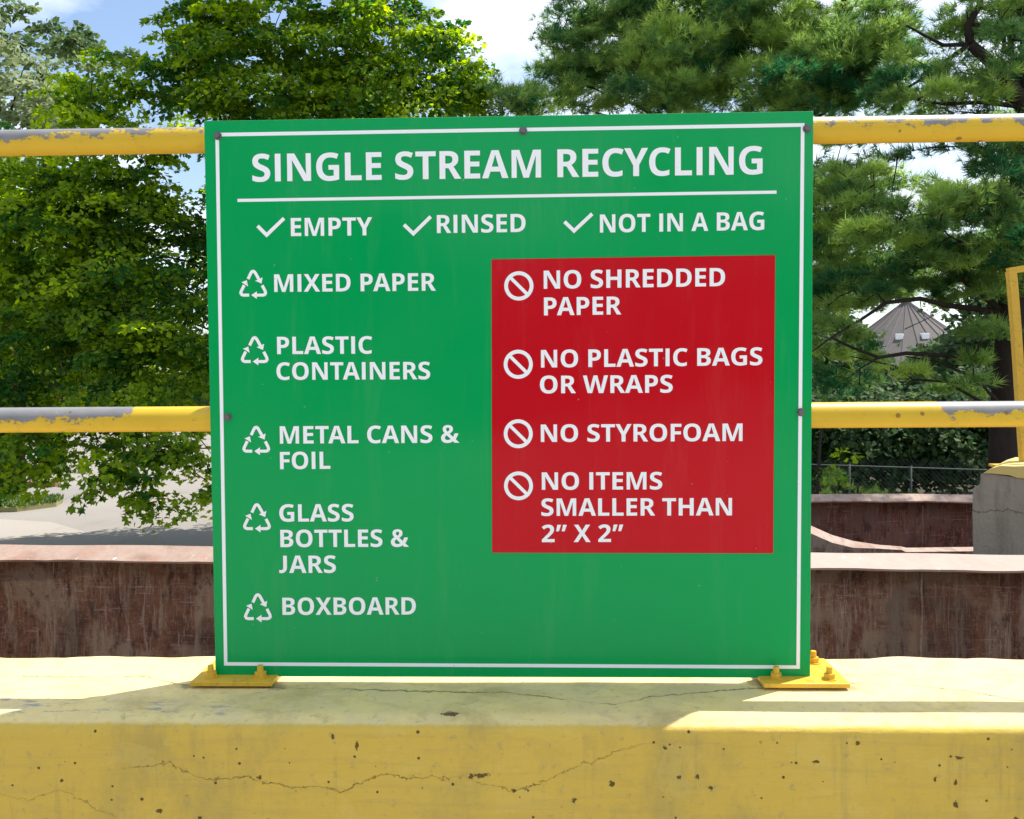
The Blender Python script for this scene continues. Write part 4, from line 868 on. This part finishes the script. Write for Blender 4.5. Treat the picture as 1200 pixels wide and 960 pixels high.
# the pines on the right
Z1 = 9.4
def pp(l, Z): return [tuple(at(a, b, Z + (c if (len(q_) > 2) else 0))) for q_ in l for a, b, c in [(q_[0], q_[1], q_[2] if len(q_) > 2 else 0)]]
p1 = tree('pine_tree', 'pine with a thick dark trunk near the right edge, beside the leaning yellow frame', tuple(at(1176, 700, Z1))[:2] + (GZ,), 'pines behind the sign')
V = [ell(1165, 168, 60, 16, 9.3, .5, 1.1), ell(1190, 30, 40, 45, 9.8, .6, .8), ell(1125, 25, 40, 22, 9.8, .5, .7), ell(1145, 115, 60, 16, 9.3, .5, 1), ell(1190, 290, 40, 60, 8.7, .4, 1.2), ell(1170, 215, 40, 30, 8.7, .4, 1), ell(1150, 445, 22, 10, 8.8, .2, .5), ell(1140, 240, 66, 24, 8.8, .5, 1.3, .2), ell(1075, 265, 80, 24, 8.7, .5, 1.3, .15), ell(1120, 300, 70, 30, 9.2, .7, 1.2), ell(1160, 330, 40, 30, 9.3, .6), ell(1040, 320, 60, 24, 9.6, .6, 1), ell(1130, 99, 66, 17, 9.0, .5, 1.3, .2), ell(1060, 100, 40, 18, 9.4, .5, 1.1, .1),
     ell(1185, 60, 34, 50, 8.8, .6, .5, -.1), ell(1110, 50, 50, 22, 9.6, .6, .42, -.1), ell(1150, 10, 70, 22, 9.6, .6, .6), ell(1100, 85, 60, 14, 9.6, .4, .7), ell(1185, 100, 30, 26, 9.6, .4, .7), ell(1178, 185, 40, 26, 9.2, .5, .9), ell(1092, 176, 50, 9, 9.4, .35, .8), ell(1160, 403, 36, 24, 8.9, .5, 1.0), ell(990, 385, 38, 14, 9.0, .4, 1.2, .25), ell(1010, 350, 45, 12, 9.2, .4, 1.2, .15), ell(965, 330, 30, 40, 9.6, .5, 1.2), ell(1000, 225, 60, 30, 9.4, .6, 1.3, .05), ell(960, 260, 30, 60, 9.8, .5, 1.3), ell(1100, 330, 60, 14, 9.3, .4, 1.2, .05), ell(968, 415, 26, 18, 9.2, .5, .9, .05),
     ell(1150, 455, 40, 20, 10.5, .6, .8), ell(1280, 250, 120, 260, 10, 1.5, .35), ell(1200, -120, 160, 110, 10, 1.5, .4), ell(1100, 445, 45, 12, 9.4, .4, .45), ell(1040, 440, 45, 12, 9.4, .4, .45), ell(1125, 420, 18, 8, 9.1, .3, .5)]
cr, pd = pine_crown('crown', p1, V, MAT_PINE, 0.12, 34.0, 0.26, 42)
LP = [(pp([(1172, 364, 0), (1148, 342, -.1), (1122, 325, -.3)], Z1), 0.042, 0.018), (pp([(1168, 365, 0), (1110, 358, -.3), (1078, 350, -.4), (1038, 355, -.5), (1010, 374, -.5), (975, 395, -.6), (952, 412, -.6)], Z1), 0.033, 0.007),
      (pp([(1166, 427), (1110, 417, -.2), (1062, 414, -.4), (1030, 419, -.4), (1000, 408, -.4), (975, 396, -.5)], Z1), 0.027, 0.012), (pp([(1162, 448), (1130, 438, -.1), (1100, 424, -.2), (1062, 418, -.3)], Z1), 0.018, 0.006),
      (pp([(1030, 419, -.4), (1008, 432, -.4), (1007, 452, -.4)], Z1), 0.013, 0.005), (pp([(1165, 452), (1120, 449, .1), (1080, 440, .2), (1040, 432, .2)], Z1), 0.015, 0.005), (pp([(1164, 398), (1135, 382), (1105, 362)], Z1), 0.012, 0.004),
      (pp([(1060, 386), (1090, 372, 0), (1112, 360, 0)], Z1-.5), 0.005, 0.002), (pp([(1078, 350, -.4), (1080, 366, -.4), (1086, 378, -.4)], Z1), 0.006, 0.002),
      (pp([(1198, 125), (1150, 120), (1105, 122, -.2), (1075, 117, -.3)], Z1), 0.030, 0.012), (pp([(1192, 180), (1165, 176), (1135, 171, -.2), (1112, 172, -.3)], Z1), 0.024, 0.007)]
tr = pp([(1176, 740), (1177, 560), (1180, 470), (1186, 350), (1196, 220), (1203, 130)], Z1)
wood(p1, tr, [0.18, 0.17, 0.16, 0.135, 0.11, 0.085], pd, 16, True, 0.04, limb_paths=LP + [(pp([(1203, 132), (1185, 100), (1160, 72), (1137, 52)], Z1), 0.085, 0.055), (pp([(1137, 52), (1134, 30), (1148, 6), (1152, -40)], Z1), 0.05, 0.03), (pp([(1137, 52), (1105, 53), (1062, 30)], Z1), 0.03, 0.01), (pp([(1134, 54), (1108, 72), (1085, 90), (1058, 106)], Z1), 0.03, 0.012), (pp([(1134, 28), (1165, 32), (1200, 27)], Z1), 0.025, 0.01), (pp([(1203, 130), (1206, -60), (1200, -200)], Z1), 0.09, 0.04), (pp([(1180, 97), (1205, 60), (1215, 20)], Z1), 0.03, 0.01)])
p2 = tree('pine_tree', 'dense pine whose dark bent trunk rises just above the right corner of the sign', tuple(at(925, 700, 12.2))[:2] + (GZ,), 'pines behind the sign')
V = [ell(1010, 160, 60, 14, 11.4, .5, 1.1), ell(1055, 70, 50, 34, 11.3, .6, .9), ell(1045, 115, 60, 16, 11.3, .5, 1), ell(940, 90, 60, 40, 11.2, .6, 1.1), ell(1000, 70, 50, 40, 11.2, .6, 1, .15), ell(975, 60, 75, 50, 11.6, .8, 1, .05), ell(905, 60, 60, 50, 12.3, .9), ell(885, 15, 70, 40, 11.9, .8, 1), ell(1010, 20, 55, 30, 11.8, .7, .9, .1), ell(950, 115, 70, 22, 11.8, .7, 1), ell(1010, 105, 50, 20, 11.6, .6), ell(960, 215, 40, 24, 11, .6, 1.2), ell(975, 205, 36, 22, 12, .6, .9), ell(975, 300, 45, 60, 10.8, .6, 1), ell(1010, 235, 60, 28, 11.6, .7), ell(970, 270, 40, 40, 11.5, .8), ell(1000, 330, 60, 36, 11.6, .8),
     ell(960, 360, 26, 40, 11.4, .6), ell(970, 440, 34, 26, 11.6, .6, .9), ell(1060, 210, 50, 16, 11.7, .5, .8), ell(1080, 330, 60, 18, 12, .6, .7), ell(850, 300, 120, 120, 12.5, 1.2, .3), ell(930, -110, 120, 100, 12.2, 1.3, .4), ell(1035, 60, 34, 22, 11.7, .5, .7), ell(1000, 290, 60, 60, 13.5, 1, .6), ell(1090, 290, 90, 50, 13.5, 1, .5), ell(1000, 60, 80, 60, 13.5, 1, .5), ell(960, 100, 60, 40, 13.5, .8, .6), ell(1150, 240, 60, 50, 13, .9, .5), ell(1000, 400, 50, 40, 13, .8, .3)]
cr, pd = pine_crown('crown', p2, V, MAT_PINE, 0.135, 22.0, 0.32, 42)
wood(p2, pp([(925, 700), (930, 400), (934, 160), (944, 90), (966, 42), (988, 10), (994, -60)], 12.2), [0.12, 0.11, 0.08, 0.07, 0.055, 0.04, 0.03], pd, 16, True, 0.04)
p3 = tree('pine_tree', 'light green pine above the middle of the sign with soft upswept boughs', tuple(at(790, 700, 13.0))[:2] + (GZ,), 'pines behind the sign')
V = [ell(605, 112, 34, 20, 12.4, .4, 1.8), ell(640, 60, 30, 40, 12.8, .5, 1.1), ell(790, 110, 70, 20, 11.9, .5, 1.4, .15), ell(790, 70, 40, 40, 11.8, .5, 1.3, .3), ell(800, 55, 50, 50, 12.4, .7, 1.1, .22), ell(845, 90, 45, 36, 12.4, .7, 1, .15), ell(765, 95, 50, 32, 12.4, .6, 1, .12), ell(700, 75, 55, 45, 13.2, .8, 1.0), ell(740, 30, 60, 40, 13.3, .8, 1), ell(640, 100, 44, 24, 13, .5, 1.0), ell(680, 55, 34, 40, 13, .6, 1.1), ell(655, 12, 60, 12, 13.2, .4, 1.0), ell(720, 10, 60, 40, 13.4, .7, 1), ell(860, 10, 80, 50, 13.4, .7, 1), ell(655, 118, 70, 14, 12.8, .5, 1.2), ell(690, 25, 36, 24, 13.3, .6, .9), ell(790, 0, 60, 30, 13, .8), ell(600, 122, 24, 12, 13, .3, 1), ell(850, 40, 45, 30, 12.9, .7), ell(780, -110, 110, 100, 13.2, 1.3, .4), ell(750, 280, 130, 130, 13.5, 1.3, .25), ell(760, 80, 120, 60, 14.5, 1, .5), ell(900, 70, 80, 70, 14.5, 1, .6), ell(660, 90, 60, 40, 14.5, .8, .6)]
cr, pd = pine_crown('crown', p3, V, MAT_PINE, 0.14, 20.0, 0.34, 42)
wood(p3, pp([(790, 700), (788, 300), (786, 60), (784, -120)], 13.3), [0.14, 0.10, 0.06, 0.03], pd, 14, True, 0.02)

# shrubs and saplings in the shade on the right
sh = thing('shrub', 'bright leafy shrub just right of the sign, above the container rim', 'shrub', tuple(at(975, 600, 8.2))[:2] + (GZ,), None)
cr, pd = broad_crown('foliage', sh, [ell(960, 500, 26, 36, 8.2, .4, 1.2, .1), ell(978, 530, 22, 18, 8.1, .3, 1.2, .2), ell(960, 570, 26, 24, 8.2, .35, 1)], MAT_MAPLE, 0.06, 26, 0.13, 26, (OVAL_V, OVAL_T), 0.5)
q = at(962, 600, 8.2); bm = bmesh.new(); tube(bm, [(q[0], q[1], GZ-.05), (q[0]-.05, q[1], -0.8), (q[0], q[1], 0.2)], [0.03, 0.022, 0.01], 8); part('stem', bm, MAT_BARK, sh, True)
sp = thing('shrub', 'low feathery young pine in sunlight in front of the chain-link fence', 'shrub', tuple(at(1010, 600, 9.2))[:2] + (GZ,))
cr, pd = pine_crown('foliage', sp, [ell(1010, 568, 44, 16, 9.2, .4, 1.4, .2), ell(975, 555, 26, 22, 9.2, .35, 1.2, .1), ell(1035, 590, 40, 20, 9.2, .4, 1), ell(1000, 620, 60, 40, 9.3, .5, .5)], MAT_PINE, 0.09, 22, 0.16, 22, 0.55)  # needles tinted lighter in place of sunlight falling on them
q = at(1005, 600, 9.2); bm = bmesh.new(); tube(bm, [(q[0], q[1], GZ-.05), (q[0], q[1], -0.55)], [0.03, 0.012], 8); part('stem', bm, MAT_BARK, sp, True)

# dark understorey and far trees that close the view
def far_tree(proto, label, px, Z, h, w, mat, tint, group='trees beyond the lot'):
    b = at(px, 480, Z); t = tree('broadleaf_tree', label, (b[0], b[1], GZ), group); hs = h
    vols = [((np.array([b[0], b[1], GZ+h*0.60])), np.array([w*0.5, w*0.5, h*0.40]), 1, tint), ((np.array([b[0]+w*.15, b[1], GZ+h*0.3])), np.array([w*0.42, w*0.4, h*0.22]), .8, tint)]
    vol = w*w*0.25*h*0.4*4.19*.6; cr, pd = broad_crown('crown', t, vols, mat, 0.19, 300.0/vol, w*0.13, 64, (OVAL_V, OVAL_T), 0.35)
    bm = bmesh.new(); tube(bm, [(b[0], b[1], GZ-0.1), (b[0], b[1], GZ+h*0.35), (b[0]+.1, b[1], GZ+h*0.8)], [w*.05, w*.035, 0.04], 8); part('trunk', bm, MAT_BARK, t, True)
for px, Z, h, w, lab, mt, ti in ((20, 44, 10, 9, 'far dark tree behind the road on the left, at the photo edge', MAT_DEEP, 0), (110, 50, 11, 10, 'far tree beyond the lot behind the low maple leaves', MAT_MAPLE, .1), (-90, 46, 12, 10, 'far tree left of the road outside the maple', MAT_DEEP, .1),
                        (330, 52, 9, 10, 'far tree beyond the lot hidden behind the left half of the sign', MAT_DEEP, .0), (520, 55, 9, 9, 'far tree beyond the lot behind the middle of the sign', MAT_MAPLE, 0), (700, 48, 8, 8, 'far tree behind the pines and the sign', MAT_DEEP, 0)):
    far_tree(None, lab, px, Z, h, w, mt, ti)
for px, Z, h, w, lab, mt, ti in ((965, 24, 4.2, 3.6, 'dark bushy tree in the shade just right of the sign, behind the fence', MAT_DEEP, -.2), (1035, 30, 2.7, 5.2, 'low dark tree below the conical roof', MAT_DEEP, -.15), (1105, 27, 3.0, 4.6, 'dark bushy tree behind the fence left of the pine trunk', MAT_DEEP, -.2),
                        (1170, 25, 5.0, 4.6, 'dark tree behind the thick pine trunk', MAT_DEEP, -.2), (1250, 24, 8.0, 5.5, 'dark tree past the right edge behind the yellow frame', MAT_DEEP, -.2), (900, 26, 6.0, 5.0, 'dark tree behind the right half of the sign', MAT_DEEP, -.1), (1150, 40, 4.7, 4.0, 'tree beside the round building, right of its roof', MAT_MAPLE, 0)):
    far_tree(None, lab, px, Z, h, w, mt, ti, 'dark trees behind the fence')
# dark shrubs rooted behind the fence
SHADE_SOIL = ground_material('shade_toned_soil', (0.05, 0.045, 0.03), (0.09, 0.08, 0.05), 2.0)  # soil kept dark: the shade behind the fence is put into its colour
sheet('shaded_soil', [(1.6, 8.5), (30, 8.5), (45, 40), (2.4, 40)], GZ+0.004, SHADE_SOIL)
for px, Z, h, w, lab in ((935, 17.5, 2.6, 2.6, 'dark shrub behind the fence, leftmost and mostly hidden by the sign'), (1000, 17.0, 2.4, 2.3, 'dark shrub behind the fence, left of the fence post in view'), (1062, 17.6, 2.3, 2.4, 'dark shrub behind the fence post below the conical roof'),
                      (1118, 16.8, 2.5, 2.3, 'dark shrub behind the fence, just left of the thick pine trunk'), (1180, 17.4, 3.0, 2.6, 'dark shrub behind the thick pine trunk and the pier'), (1245, 17.0, 3.4, 2.6, 'dark shrub behind the yellow frame at the right edge')):
    b = at(px, 480, Z); t = thing('shrub', lab, 'shrub', (b[0], b[1], GZ), 'dark shrubs behind the fence')
    vols = [(np.array([b[0], b[1], GZ+h*0.52]), np.array([w*0.5, w*0.4, h*0.48]), 1, -0.15)]
    broad_crown('foliage', t, vols, MAT_DEEP, 0.12, 150.0/(w*.5*w*.4*h*.48*2.51), 0.30, 40, (OVAL_V, OVAL_T), 0.3)
    bm = bmesh.new(); tube(bm, [(b[0], b[1], GZ-0.1), (b[0]+.05, b[1], GZ+h*0.6)], [0.05, 0.02], 7); part('stem', bm, MAT_BARK, t, True)
# unseen wood behind the viewer, added to darken and mottle the sign's reflection
vols = [(np.array([x, -24.0+2*math.sin(x), h*0.5-1.2]), np.array([3.4, 2.0, h*0.5]), 1, 0.0) for x, h in ((-22, 9), (-16.5, 7), (-11, 10.5), (-5.5, 7.5), (-1.2, 6.5), (4.5, 10), (10, 8), (16, 11), (22, 9))]
w, _ = broad_crown('unseen_wood', None, vols, MAT_DEEP, 0.42, 0.75, 1.1, 70, (OVAL_V, OVAL_T), 0.3)
w['kind'] = 'stuff'; w['label'] = 'unseen line of leafy trees behind the viewer, added for the sign to reflect'; w['category'] = 'wood'
bank = structure(obj('wooded_bank', box(bmesh.new(), (-70, 75, GZ-0.2), (70, 80, GZ+3.2), 0.8), flat('far_foliage', (0.04, 0.07, 0.03), 1.0)))
